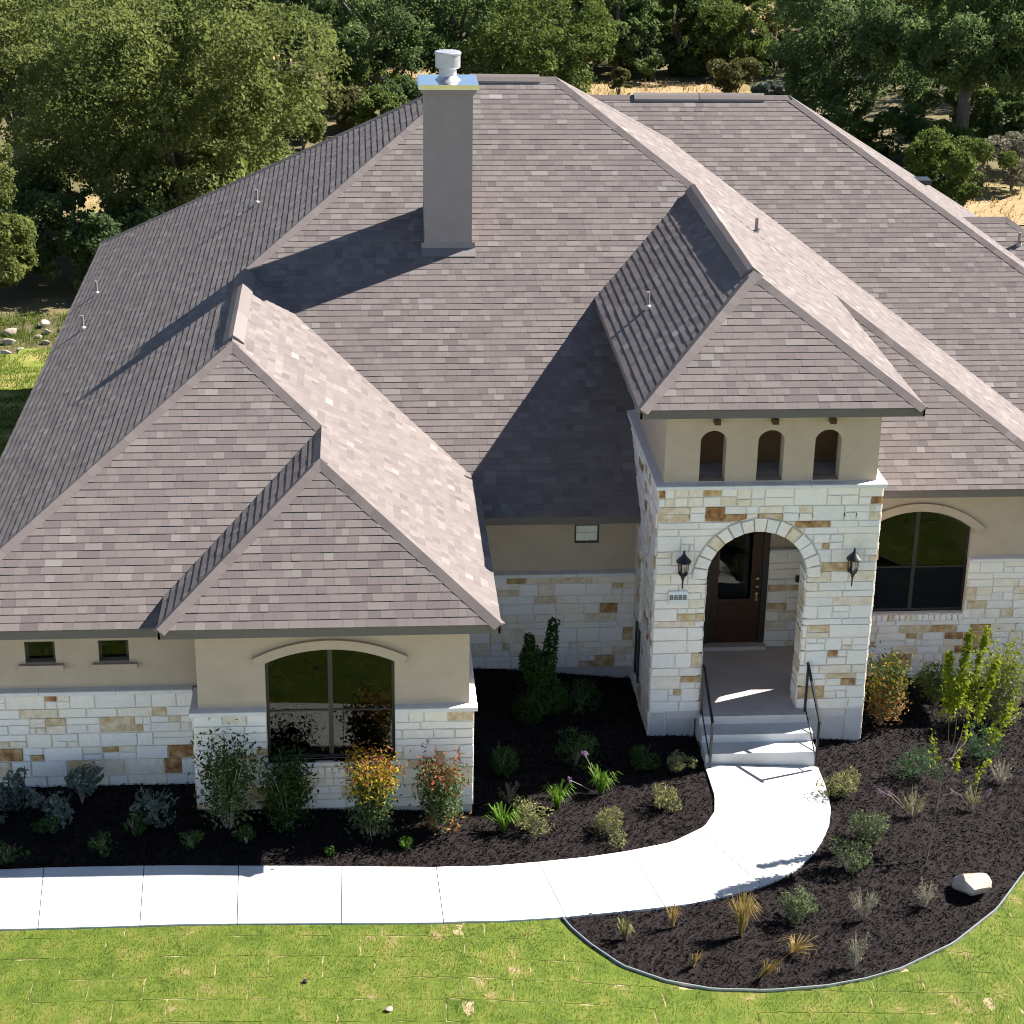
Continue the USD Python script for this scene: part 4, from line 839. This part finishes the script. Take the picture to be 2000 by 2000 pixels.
under = [(24.6, 47.8, 3.0, 2.0, 'oak_dark', 'dark bush right behind the trunk of the wide dark oak'), (21.6, 43.6, 3.4, 2.0, 'oak_mid', 'green bush in front of the trunk of the wide dark oak'), (26.5, 49.0, 4.0, 2.6, 'oak_dark', 'dark thicket at the right edge behind the oak trunk'), (17.0, 47.5, 3.2, 2.2, 'oak_dark', 'dark thicket under the left crown of the dark oak pair'), (11.4, 65.6, 3.0, 1.9, 'oak_mid', 'green low thicket behind the tan grass strip'), (14.4, 65.2, 3.0, 1.8, 'oak_dark', 'dark low thicket behind the tan grass strip'), (-11.0, 36.5, 5, 3.4, 'oak_mid', 'green thicket under the left side of the big bright oak'), (-8.5, 31.0, 4.2, 2.6, 'oak_dark', 'dark thicket in the shade at the middle of the big bright oak'), (-3.4, 49.6, 3.2, 2.2, 'olive_leaf', 'olive bush in the gap just left of the chimney top'), (-.2, 49.8, 3.0, 2.0, 'oak_mid', 'green bush at the back of the ridge left of the chimney'), (-6.2, 46.5, 3.2, 2.6, 'oak_bright', 'bright bush beside the right flank of the big oak'), (-1.0, 55.5, 3.6, 2.4, 'oak_mid', 'mid green thicket at the foot of the dark oak left of the chimney'), (-4.8, 52.5, 3.4, 2.3, 'oak_mid', 'mid green bush in the shade right of the big bright oak'), (2.6, 51.5, 3.6, 2.2, 'oak_dark', 'dark bush hidden mostly by the chimney'), (-2.6, 60, 4.5, 2.8, 'oak_dark', 'dark thicket between the two dark oaks left of the chimney'), (1.2, 63, 4.5, 2.8, 'oak_dark', 'dark thicket between the oaks behind the chimney'), (-6.6, 57, 4.2, 2.6, 'oak_mid', 'green thicket below the gap right of the big bright oak'),
         (9.0, 66, 4.4, 2.8, 'oak_dark', 'dark thicket behind the round oak'), (12.4, 63.8, 3.6, 2.2, 'oak_dark', 'dark bushes below the dark oak by the cedar'), (15.6, 65.5, 3.4, 2.4, 'oak_mid', 'green thicket right of the cedar'), (18.6, 64, 3.2, 2.2, 'cedar_leaf', 'bright green low thicket right of the small green oak'), (19.6, 60, 3.2, 2.2, 'oak_dark', 'dark thicket left of the dark oak pair'), (23.4, 55, 5, 3.2, 'oak_dark', 'dark thicket behind the wide dark oak'), (25.8, 44, 4, 2.8, 'oak_mid', 'green thicket at the right edge below the wide dark oak'), (6.4, 68, 5, 3, 'oak_mid', 'green thicket far behind the round oak'), (-10.5, 50, 5, 3.6, 'oak_mid', 'green thicket behind the crown of the big bright oak'), (16.6, 72, 5, 3.2, 'oak_dark', 'far dark thicket left of the rust brown tree')]
for k, (x, y, w, h, lf, lb) in enumerate(under): tree('round_bush', lb, x, y, w, h, lf, 6500, .15, 160 + k, 'bush', .02, .05, 18)
for k, (x, y, w, h, lf, lb) in enumerate(far): tree('oak_tree', lb, x, y, w, h, lf, 10500, .19, 60 + k, base=.04, lobes=28)
tree('round_bush', 'small olive bush at the left end of the tan grass strip', 10.4, 58.6, 1.4, 1.5, 'olive_leaf', 3200, .12, 21, 'bush', .02, .05, 10)
tree('round_bush', 'yellow olive bush at the right end of the tan grass strip', 15.8, 58.8, 2.8, 1.9, 'olive_leaf', 6500, .12, 22, 'bush', .02, .05, 18)
tree('round_bush', 'low grey green bush in front of the yellow olive bush', 17.1, 57.6, 2.0, 1.1, 'silver_leaf', 4200, .12, 23, 'bush', .02, .05, 14)
tree('round_bush', 'dense green bush below the wide dark oak', 19.4, 37.2, 3.9, 3.2, 'oak_mid', 20000, .11, 24, 'bush', .02, .08, 34, small=.85)
tree('round_bush', 'bright green weedy bush left of the dense one', 18.6, 44.5, 2.9, 2.1, 'cedar_leaf', 8000, .11, 25, 'bush', .02, .05, 20)
tree('round_bush', 'pale grey bush at the right edge below the oak', 22.8, 40.6, 2.6, 2.1, 'grey_leaf', 6000, .11, 28, 'bush', .02, .05, 20)
tree('round_bush', 'greyish brown bush between the big oak and the chimney', -2.0, 52, 2.6, 2.0, 'olive_leaf', 5500, .12, 29, 'bush', .02, .05, 18)
tree('round_bush', 'yellow green bush right of the big bright oak by the ridge', -3.5, 47.5, 2.4, 2.4, 'oak_bright', 7500, .11, 30, 'bush', .02, .05, 18)
tree('round_bush', 'dark bush in the shade below the oak left of the chimney', .4, 53, 3.2, 2.0, 'oak_dark', 6500, .12, 31, 'bush', .02, .05, 18)
tree('round_bush', 'low olive bush beside the foot of the dark oak right of the big one', -4.4, 55, 2.6, 1.6, 'olive_leaf', 4500, .12, 32, 'bush', .02, .05, 16)
tree('round_bush', 'dark green bush under the left crown of the wide dark oak', 20.6, 46.0, 3.2, 2.2, 'oak_dark', 8000, .12, 33, 'bush', .02, .05, 20)
tree('round_bush', 'green bush behind the trunk of the wide dark oak', 24.4, 50.5, 3.4, 2.2, 'oak_mid', 7000, .12, 34, 'bush', .02, .05, 20)
tree('round_bush', 'dark bush at the foot of the big bright oak above the rubble', -9.2, 27.6, 3.4, 2.4, 'oak_dark', 9000, .11, 35, 'bush', .02, .05, 20)
tree('round_bush', 'bushy dark green undergrowth at the left edge below the oaks', -11.6, 28.6, 3.6, 3.0, 'oak_dark', 11000, .11, 37, 'bush', .02, .05, 24)
tree('round_bush', 'second dark bush at the foot of the big bright oak', -7.6, 28.4, 3.2, 2.6, 'oak_dark', 9000, .11, 38, 'bush', .02, .05, 22)
tree('round_bush', 'dark undergrowth behind the left edge oak', -12.5, 33.0, 5.0, 3.0, 'oak_dark', 11000, .13, 39, 'bush', .02, .05, 22)
tree('round_bush', 'dark bush below the right side of the big bright oak', -5.8, 29.5, 3.6, 2.2, 'oak_dark', 9000, .11, 36, 'bush', .02, .05, 20)

def blob_leaves(w, h, n, size, r, z0=.0, squash=None, aspect=.5, flat=.45, k=9, lo=.5):
    cs = [(r.normal(0, w * .19), r.normal(0, w * .19), z0 + h * r.uniform(.22, .74)) for _ in range(k)]; rs = [w * r.uniform(.13, .31) for _ in range(k)]
    c, d = lobed(cs, rs, n, r, squash or min(1.5, h / w), lo, .6); c[:, 2] = np.maximum(c[:, 2], .015)
    kk = meshkit.fbm(c / w * 6 + r.uniform(0, 90), 2, 2) + r.normal(0, .06, len(c)) > .43; c, d = c[kk], d[kk]
    return leaves(c, d * .6 + V3(0, 0, .5), np.exp(r.normal(0, .3, len(c))) * size, r, aspect, flat)
def stems(n, h, spread, rad, r, mb=None):
    mb = mb or MB()
    for _ in range(n):
        a = r.uniform(0, 2 * np.pi); q = r.uniform(.2, 1) * spread; mb.tube([(0, 0, -.03), (q * .4 * math.cos(a), q * .4 * math.sin(a), h * .5), (q * math.cos(a), q * math.sin(a), h * r.uniform(.8, 1))], [rad, rad * .8, rad * .4], 5)
    return mb
def blade_clump(n, h, spread, w, r, droop=.5):
    mb = MB()
    for _ in range(n):
        a = r.uniform(0, 2 * np.pi); L = h * r.uniform(.7, 1.15); o = r.uniform(0, .04, 2); sp = spread * r.uniform(.3, 1)
        d = V3(math.cos(a), math.sin(a), 0); s_ = V3(-math.sin(a), math.cos(a), 0) * w
        p = [V3(*o, 0), V3(*o, 0) + d * sp * .35 + V3(0, 0, L * .62), V3(*o, 0) + d * sp * .75 + V3(0, 0, L * .95), V3(*o, 0) + d * sp * 1.1 + V3(0, 0, L * (1 - droop * .4))]
        v = []
        for q, k in zip(p, (1, .9, .6, .08)): v += [q - s_ * k, q + s_ * k]
        mb.add(v, [[0, 1, 3, 2], [2, 3, 5, 4], [4, 5, 7, 6]])
    return mb
def at(x, y): return (x, y, float(g(x)) - .01)

def mound(x, y, w, h, leaf, label, seed, n=1500, size=.05, group=None, aspect=.35, name='mound_shrub'):
    r = np.random.default_rng(seed); t = thing(name, label, 'shrub', at(x, y), group=group)
    part(t, 'foliage', blob_leaves(w, h, n, size, r, aspect=aspect, k=12, lo=.35), leaf); stems(12, h * .84, w * .44, .004, r).put(t, 'stem', 'pale_stem')
def sage(x, y, w, h, label, seed): mound(x, y, w * .9, h * .9, 'silver_leaf', label, seed, 520, .085, None, .55, 'sage_shrub')
for i, (x, y, w, h, lb) in enumerate([(-6.71, -2.72, .74, .8, 'silver green sage at the left edge against the wing wall'), (-5.98, -3.21, .61, .66, 'silver green sage in front, between the two by the wing wall'), (-5.7, -2.68, .62, .76, 'silver green sage under the second small window'), (-4.55, -3.18, .77, .71, 'silver green sage beside the bay corner'), (-6.93, -3.11, .49, .71, 'silver green sage cut by the left edge of the picture')]): sage(x, y, w, h, lb, 300 + i)
for i, (x, y, w, h, lb) in enumerate([(-5.24, -4.14, .43, .36, 'low green plant by the shaded walk edge, largest of the shaded ones'), (-6.03, -3.52, .42, .3, 'low dark plant below the front sage'), (-3.92, -4.03, .32, .32, 'small green plant in shade below the bay corner'), (-4.79, -3.63, .3, .36, 'small dark plant below the sage by the bay'), (-3.11, -3.88, .28, .34, 'small green plant at the edge of the house shadow'), (-6.61, -4.31, .45, .36, 'low dark plant at the left edge by the walk')]):
    mound(x, y, w, h, 'green_leaf', lb, 320 + i, 300, .06, None, .6, 'perennial_plant')

def nandina(x, y, w, h, mats, label, seed, n=1500):
    r = np.random.default_rng(seed); t = thing('nandina_shrub', label, 'shrub', at(x, y))
    st_ = MB()
    tips = []
    for _ in range(11):
        a = r.uniform(0, 2 * np.pi); q = r.uniform(.1, .5) * w; hh = h * r.uniform(.6, 1.0); p = [(q * .15 * math.cos(a), q * .15 * math.sin(a), -.03), (q * .5 * math.cos(a), q * .5 * math.sin(a), hh * .55), (q * math.cos(a), q * math.sin(a), hh)]
        st_.tube(p, [.009, .007, .004], 5); tips.append(np.array(p))
    st_.put(t, 'stem', 'pale_stem')
    for mname, zl, zh, share in mats:
        m = int(n * share * 1.5); k = r.integers(0, len(tips), m); u = r.uniform(zl, zh, m)
        P_ = np.array([tips[i][1] * (1 - s_) * 1.0 + tips[i][2] * s_ if s_ > 0 else tips[i][1] for i, s_ in zip(k, np.clip(u * 2 - 1, -1, 1))]); P_[:, 2] = u * h * r.uniform(.85, 1.05, m)
        P_ += r.normal(0, 1, P_.shape) * [w * .15, w * .15, h * .06]
        part(t, 'foliage', leaves(P_, r.normal(0, .5, P_.shape) + V3(0, 0, .8), r.uniform(.055, .105, m), r, .42, .5), mname)
nandina(-3.41, -3.42, .95, 1.5, [('rosemary_leaf', .15, .8, .4), ('evergreen_leaf', .3, 1, .5)], 'tallest dark green shrub at the left corner of the bay', 401, 1700)
nandina(-2.49, -3.34, .85, 1.12, [('green_leaf', .1, 1, .8), ('evergreen_leaf', .1, .7, .3)], 'plain green shrub below the left half of the bay window', 402, 1700)
nandina(-1.23, -3.63, .75, 1.38, [('yellow_leaf', .55, .98, .34), ('rosemary_leaf', .1, .6, .4), ('green_leaf', .3, .8, .2), ('red_leaf', .82, 1.02, .1)], 'bright yellow topped shrub below the right half of the bay window', 403, 1900)
nandina(-.17, -3.46, .80, 1.26, [('rosemary_leaf', .2, .85, .6), ('green_leaf', .3, .8, .25), ('red_leaf', .7, 1.02, .12), ('orange_leaf', .1, .3, .06)], 'green shrub with red tips at the right corner of the bay', 404, 1700)
nandina(7.80, .67, .90, 1.30, [('cedar_leaf', .5, 1, .3), ('rosemary_leaf', .2, .8, .3), ('orange_leaf', .15, .75, .45), ('yellow_leaf', .4, 1, .12)], 'orange and green shrub at the right foot of the tower', 405, 1700)
for i, (x, y, s_, lb) in enumerate([(-.72, -4.0, .25, 'tiny lime green plant below the yellow shrub'), (-1.85, -4.19, .17, 'smallest lime green sprout near the walk')]): mound(x, y, s_, s_ * .8, 'lime_leaf', lb, 420 + i, 160, .055, None, .7, 'perennial_plant')

# evergreen in the recess: two prongs
r = np.random.default_rng(440); t = thing('evergreen_shrub', 'tall dark evergreen shrub with two upright prongs in the shaded recess', 'shrub', at(1.67, .30))
cs, rs = [], []
for k in range(9): cs.append((r.normal(0, .17), r.normal(0, .15), .25 + .12 * k)); rs.append(.26 - .008 * k)
for k in range(5): cs += [(.16 + .02 * k, 0, 1.15 + .17 * k), (-.14 - .01 * k, 0, 1.05 + .13 * k)]; rs += [.15 - .012 * k, .14 - .012 * k]
c, d = lobed(cs, rs, 5200, r, 1.1, .4, .55); part(t, 'foliage', leaves(c, d * .6 + V3(0, 0, .5), r.uniform(.05, .09, len(c)), r, .5, .45), 'evergreen_leaf'); stems(6, 1.3, .2, .012, r).put(t, 'stem', 'bark')
for i, (x, y, w, h, lb) in enumerate([(2.47, .76, .84, .74, 'dark round shrub right of the evergreen in the recess'), (.91, -1.56, .78, .7, 'dark round shrub beside the bay side wall'), (2.17, -1.23, .84, .84, 'dark round shrub in the middle of the shaded recess'), (3.34, -1.16, .62, .56, 'dark round shrub in front of the left tower pier')]): mound(x, y, w * .85, h * .85, 'green_leaf' if i else 'evergreen_leaf', lb, 450 + i, 1000, .06, None, .4)
for i, (x, y, w, h, lf, lb) in enumerate([(1.2, -3.33, .66, .5, 'mound_leaf', 'yellowish mound shrub near the bay corner, leftmost of the sunlit mounds'), (2.49, -3.34, .51, .5, 'mound_leaf', 'yellowish mound shrub left of the walk bend, nearest the walk'), (3.5, -2.44, .53, .46, 'mound_leaf', 'yellowish mound shrub right of the purple flowers'), (3.87, -1.21, .42, .38, 'mound_leaf', 'small yellowish mound by the left foot of the steps'), (6.62, -1.8, .66, .46, 'mound_leaf', 'yellowish mound right of the steps below the tower pier'),
        (6.68, -3.19, .56, .5, 'rosemary_leaf', 'green mound shrub beside the walk bend, upper of two'), (6.08, -4.21, .62, .52, 'rosemary_leaf', 'green mound shrub beside the walk bend, lower of two'), (5.02, -5.52, .53, .5, 'rosemary_leaf', 'green mound shrub below the sapling shadow at the walk edge'), (8.04, -1.25, .68, .62, 'teal_leaf', 'vivid green round shrub behind the sapling trunk'), (9.37, -.39, .74, .62, 'teal_leaf', 'vivid green round shrub below the tall yellow green one')]): mound(x, y, w, h, lf, lb, 470 + i, 1500, .05)
mound(9.06, 1.44, 1.1, 1.1, 'oak_mid', 'broad green shrub against the wall under the right window', 490, 2200, .07)

def feather(x, y, w, h, label, seed, leaf='grey_leaf', n=26, flower=None):
    r = np.random.default_rng(seed); t = thing('wispy_plant', label, 'plant', at(x, y)); mb = MB(); pts = []
    for _ in range(n):
        a = r.uniform(0, 2 * np.pi); q = r.uniform(.15, .5) * w; hh = h * r.uniform(.55, 1); p0, p1 = V3(0, 0, -.02), V3(q * math.cos(a), q * math.sin(a), hh)
        mb.tube([p0, p0 * .4 + p1 * .6 + V3(0, 0, .05), p1], [.004, .003, .0015], 4, caps=False)
        for u in r.uniform(.35, 1, 16): pts.append(p1 * u + r.normal(0, .018, 3))
    mb.put(t, 'stem', 'pale_stem'); pts = np.array(pts); part(t, 'foliage', leaves(pts, r.normal(0, 1, pts.shape), r.uniform(.025, .055, len(pts)), r, .3, .3), leaf)
    if flower:
        mb = MB(); fp = []
        for dx, dy, dz in flower:
            mb.tube([(0, 0, 0), (dx * .6, dy * .6, dz * .75), (dx, dy, dz)], [.005, .004, .003], 5); fp += [V3(dx, dy, dz) * r.uniform(.78, 1.03) + r.normal(0, .012, 3) for _ in range(26)]
        mb.put(t, 'flower_stalk', 'pale_stem'); fp = np.array(fp); part(t, 'flower', leaves(fp, r.normal(0, 1, fp.shape), .035, r, .6, .2), 'purple_leaf')
feather(6.0, -5.53, .5, .58, 'grey wispy plant right of the low green mound, left of two', 501); feather(7.05, -5.14, .46, .46, 'grey wispy plant left of the white boulder', 502); feather(5.59, -6.72, .34, .58, 'tall grey wispy plant nearest the curved lawn edge', 503); feather(9.43, -1.3, .54, .45, 'pale wispy plant at the right edge below the vivid green shrub', 504)
feather(7.56, -2.53, .45, .5, 'wispy plant with a purple stalk leaning left beside the sapling', 505, 'mound_leaf', 20, [(-.62, .1, .5), (-.45, .15, .45)]); feather(8.66, -2.21, .45, .46, 'wispy plant with a purple stalk right of the sapling', 506, 'mound_leaf', 20, [(-.4, .0, .42), (.3, .1, .35)])
feather(.97, -2.56, .38, .36, 'small purple flowered plant behind the leftmost mound', 507, 'mound_leaf', 14, [(.12, 0, .38), (-.05, .05, .33)]); feather(10.55, 1.42, .8, 1.2, 'tall grey wispy shrub at the right edge by the wall', 508, 'grey_leaf', 46)

def clump(x, y, h, spread, n, w, leaf, label, seed, name='grass_clump', droop=.6, tilt=None):
    r = np.random.default_rng(seed); t = thing(name, label, 'grass clump', at(x, y)); mb = blade_clump(n, h, spread, w, r, droop)
    v, f = mb.m
    if tilt: v = v + v[:, 2:3] * V3(tilt[0], tilt[1], 0)
    part(t, 'blades', (v, f), leaf); return t
clump(.78, -3.45, .42, .36, 60, .014, 'lime_leaf', 'bright green strappy clump at the bay corner', 520); clump(1.72, -2.64, .42, .32, 55, .014, 'lime_leaf', 'bright green strappy clump right of the leftmost mound', 521)
t = clump(2.46, -2.13, .45, .34, 60, .014, 'lime_leaf', 'bright green strappy clump with two purple flowers on stalks', 522)
r = np.random.default_rng(523); mb = MB(); fp = []
for dx, dy, dz in ((-.25, .05, .75), (-.5, -.1, .36)):
    MB().tube([(0, 0, 0), (dx * .6, dy, dz * .7), (dx, dy, dz)], .005, 5).put(t, 'flower_stalk', 'pale_stem'); fp = np.array([V3(dx, dy, dz) + r.normal(0, .022, 3) for _ in range(30)]); part(t, 'flower', leaves(fp, r.normal(0, 1, fp.shape), .045, r, .6, .2), 'purple_leaf')
clump(3.09, -5.82, .40, .16, 46, .006, 'straw_leaf', 'narrow straw coloured grass clump against the walk edge', 530, droop=.3); clump(4.07, -5.98, .66, .30, 130, .006, 'straw_leaf', 'largest straw coloured grass clump below the walk', 531, droop=.5); clump(4.7, -6.38, .22, .34, 50, .007, 'straw_leaf', 'flattened straw grass tuft right of the largest straw clump', 532, droop=1.6, tilt=(.9, -.2))
clump(3.23, -6.74, .26, .12, 26, .007, 'straw_leaf', 'tiny straw grass tuft near the lawn edge, leftmost', 533, tilt=(.3, -.2)); clump(4.17, -6.96, .34, .2, 40, .007, 'straw_leaf', 'small leaning straw grass tuft closest to the lawn edge', 534, tilt=(.5, -.3)); clump(2.34, -6.19, .32, .2, 60, .009, 'mound_leaf', 'yellow green tuft in the left tip of the curved bed', 535)

# sapling: thin leaning trunk, upright leafy shoots
r = np.random.default_rng(550); t = thing('sapling_tree', 'thin leaning young tree with upright yellow green shoots', 'tree', at(7.41, -3.86))
mb = MB(); mb.tube([(0, 0, -.05), (.10, .12, .5), (.18, .26, 1.0), (.26, .40, 1.55)], [.014, .012, .010, .008], 6)
cols = [((.26, .46, 2.36), (.15, .46, 3.40), 420), ((.39, .46, 2.45), (.45, .48, 3.75), 520), ((.72, 1.0, 2.15), (.95, 1.15, 3.45), 440), ((.93, 1.1, 1.88), (1.19, 1.2, 2.92), 380), ((1.10, .8, 1.6), (1.40, .85, 2.32), 160), ((.55, .5, 1.9), (.62, .55, 2.5), 50), ((.1, .4, 1.5), (.02, .42, 2.05), 45), ((.75, .4, 1.2), (.95, .38, 1.55), 30), ((.4, .4, 1.3), (.5, .42, 1.75), 30)]; pts = []
for k, (b0, p1, m) in enumerate(cols):
    b0, p1 = V3(*b0), V3(*p1); root = V3(.24 + .03 * (k % 3), .40 - .03 * (k % 4), 1.35 + .06 * (k % 5))
    if k > 6: root = V3(.24, .30, 1.0)
    mb.tube([root, root * .4 + b0 * .6 + V3(.04, 0, -.05), b0, p1], [.010, .008, .007, .003], 5)
    u = r.random(m); wd = (.05 if k < 5 else .04) * (1.15 - .5 * u); m = m
    pts += list(b0 + (p1 - b0) * u[:, None] + r.normal(0, 1, (m, 3)) * wd[:, None])
mb.put(t, 'trunk', 'bark', 60); pts = np.array(pts)[::1]; pts = pts[r.random(len(pts)) < .8]; part(t, 'crown', leaves(pts, r.normal(0, .6, pts.shape) + V3(.3, 0, .5), r.uniform(.06, .095, len(pts)), r, .65, .4), 'sapling_leaf')
nandina(10.03, .89, 1.0, 1.6, [('sapling_leaf', .1, 1, .5), ('rosemary_leaf', .1, .8, .4), ('grey_leaf', .1, .6, .2)], 'yellow green loose shrub behind the sapling shoots', 551, 1800)

# boulder and rubble
def rock(w, d, h, r, sub=3):
    m = trimesh.creation.icosphere(subdivisions=sub); v = np.array(m.vertices)
    for _ in range(9):
        n = unit(r.normal(0, 1, 3)); k = r.uniform(.42, .8); q = v @ n; v = np.where((q > k)[:, None], v - (q - k)[:, None] * n, v)
    v = v + v * (meshkit.fbm(v * 2.3 + r.uniform(0, 50), 3, 3)[:, None] - .5) * .16
    return v * [w / 2, d / 2, h / 2] + [0, 0, h * .32], m.faces
r = np.random.default_rng(604)
b = thing('boulder', 'white limestone boulder lying on the mulch at the right', 'boulder', (7.85, -4.72, float(g(7.85)) - .06), .3); part(b, 'rock', rock(.64, .60, .62, r, 3), 'white_rock', 14)
stones_left = MB()
spots = [(-10.9, 22.6), (-10.2, 23.2), (-9.6, 23.9), (-11.6, 22.2), (-9.1, 24.3), (-10.5, 22.0), (-9.9, 22.6), (-11.0, 23.5), (-10.2, 24.3), (-9.4, 23.2), (-12.0, 23.0), (-9.0, 23.6), (-10.8, 21.6), (-11.8, 21.7), (-10.0, 23.6), (-9.5, 24.8)]
src = None
for i, (x, y) in enumerate(spots):
    s_ = r.uniform(.22, .5)
    if src is None:
        src = thing('rubble_stone', 'pale rubble stone in the rough bed behind the left lawn', 'stone', (x, y, gz(x, y) - .12), group='rubble stones behind the left lawn', scale=.42); part(src, 'rock', rock(1, .8, .55, r, 2), 'rubble', 35)
    else:
        p = numbered('/World', 'rubble_stone'); xf = UsdGeom.Xform.Define(stage, p); pr_ = xf.GetPrim(); pr_.GetReferences().AddInternalReference(src); pr_.SetInstanceable(True)
        xf.ClearXformOpOrder(); xf.AddTransformOp().Set(Gf.Matrix4d().SetScale(s_) * Gf.Matrix4d().SetRotate(Gf.Rotation(Gf.Vec3d(0, 0, 1), float(r.uniform(0, 360)))) * Gf.Matrix4d().SetTranslate(Gf.Vec3d(x, y, float(gz(x, y)) - .12)))
        tag(p, 'pale rubble stone in the rough bed behind the left lawn', 'stone', 'rubble stones behind the left lawn')
weeds = Polygon([(-13, 21.0), (-9.2, 22.4), (-8.2, 25.5), (-13, 25.5)])
tag(part('/World', 'weeds', blades(weeds, 9000, 61, .06, .22, .012, lambda x, y: gz(x, y) - .14, True), 'blade'), 'rough weeds between the rubble stones at the left', 'weeds', kind='stuff')
tag(part('/World', 'dry_grass', blades(field, 70000, 62, .10, .30, .025, lambda x, y: gz(x, y) - .12, True), 'straw_leaf'), 'dry tan grass between the trees behind the house', 'grass', kind='stuff')

# small things on the lawn
b = thing('field_stone', 'small pale grey stone lying on the front lawn', 'stone', (-1.03, -8.0, float(g(-1.03))), .5); part(b, 'rock', rock(.12, .10, .07, np.random.default_rng(9), 2), 'rubble', 30)
b = thing('sprinkler_head', 'small dark sprinkler head in the front lawn', 'sprinkler', (-2.15, -7.38, float(g(-2.15)))); part(b, 'cap', lathe([(0, -.02), (.035, -.02), (.035, .03), (.028, .036), (0, .036)], 14), 'black_iron', 30)
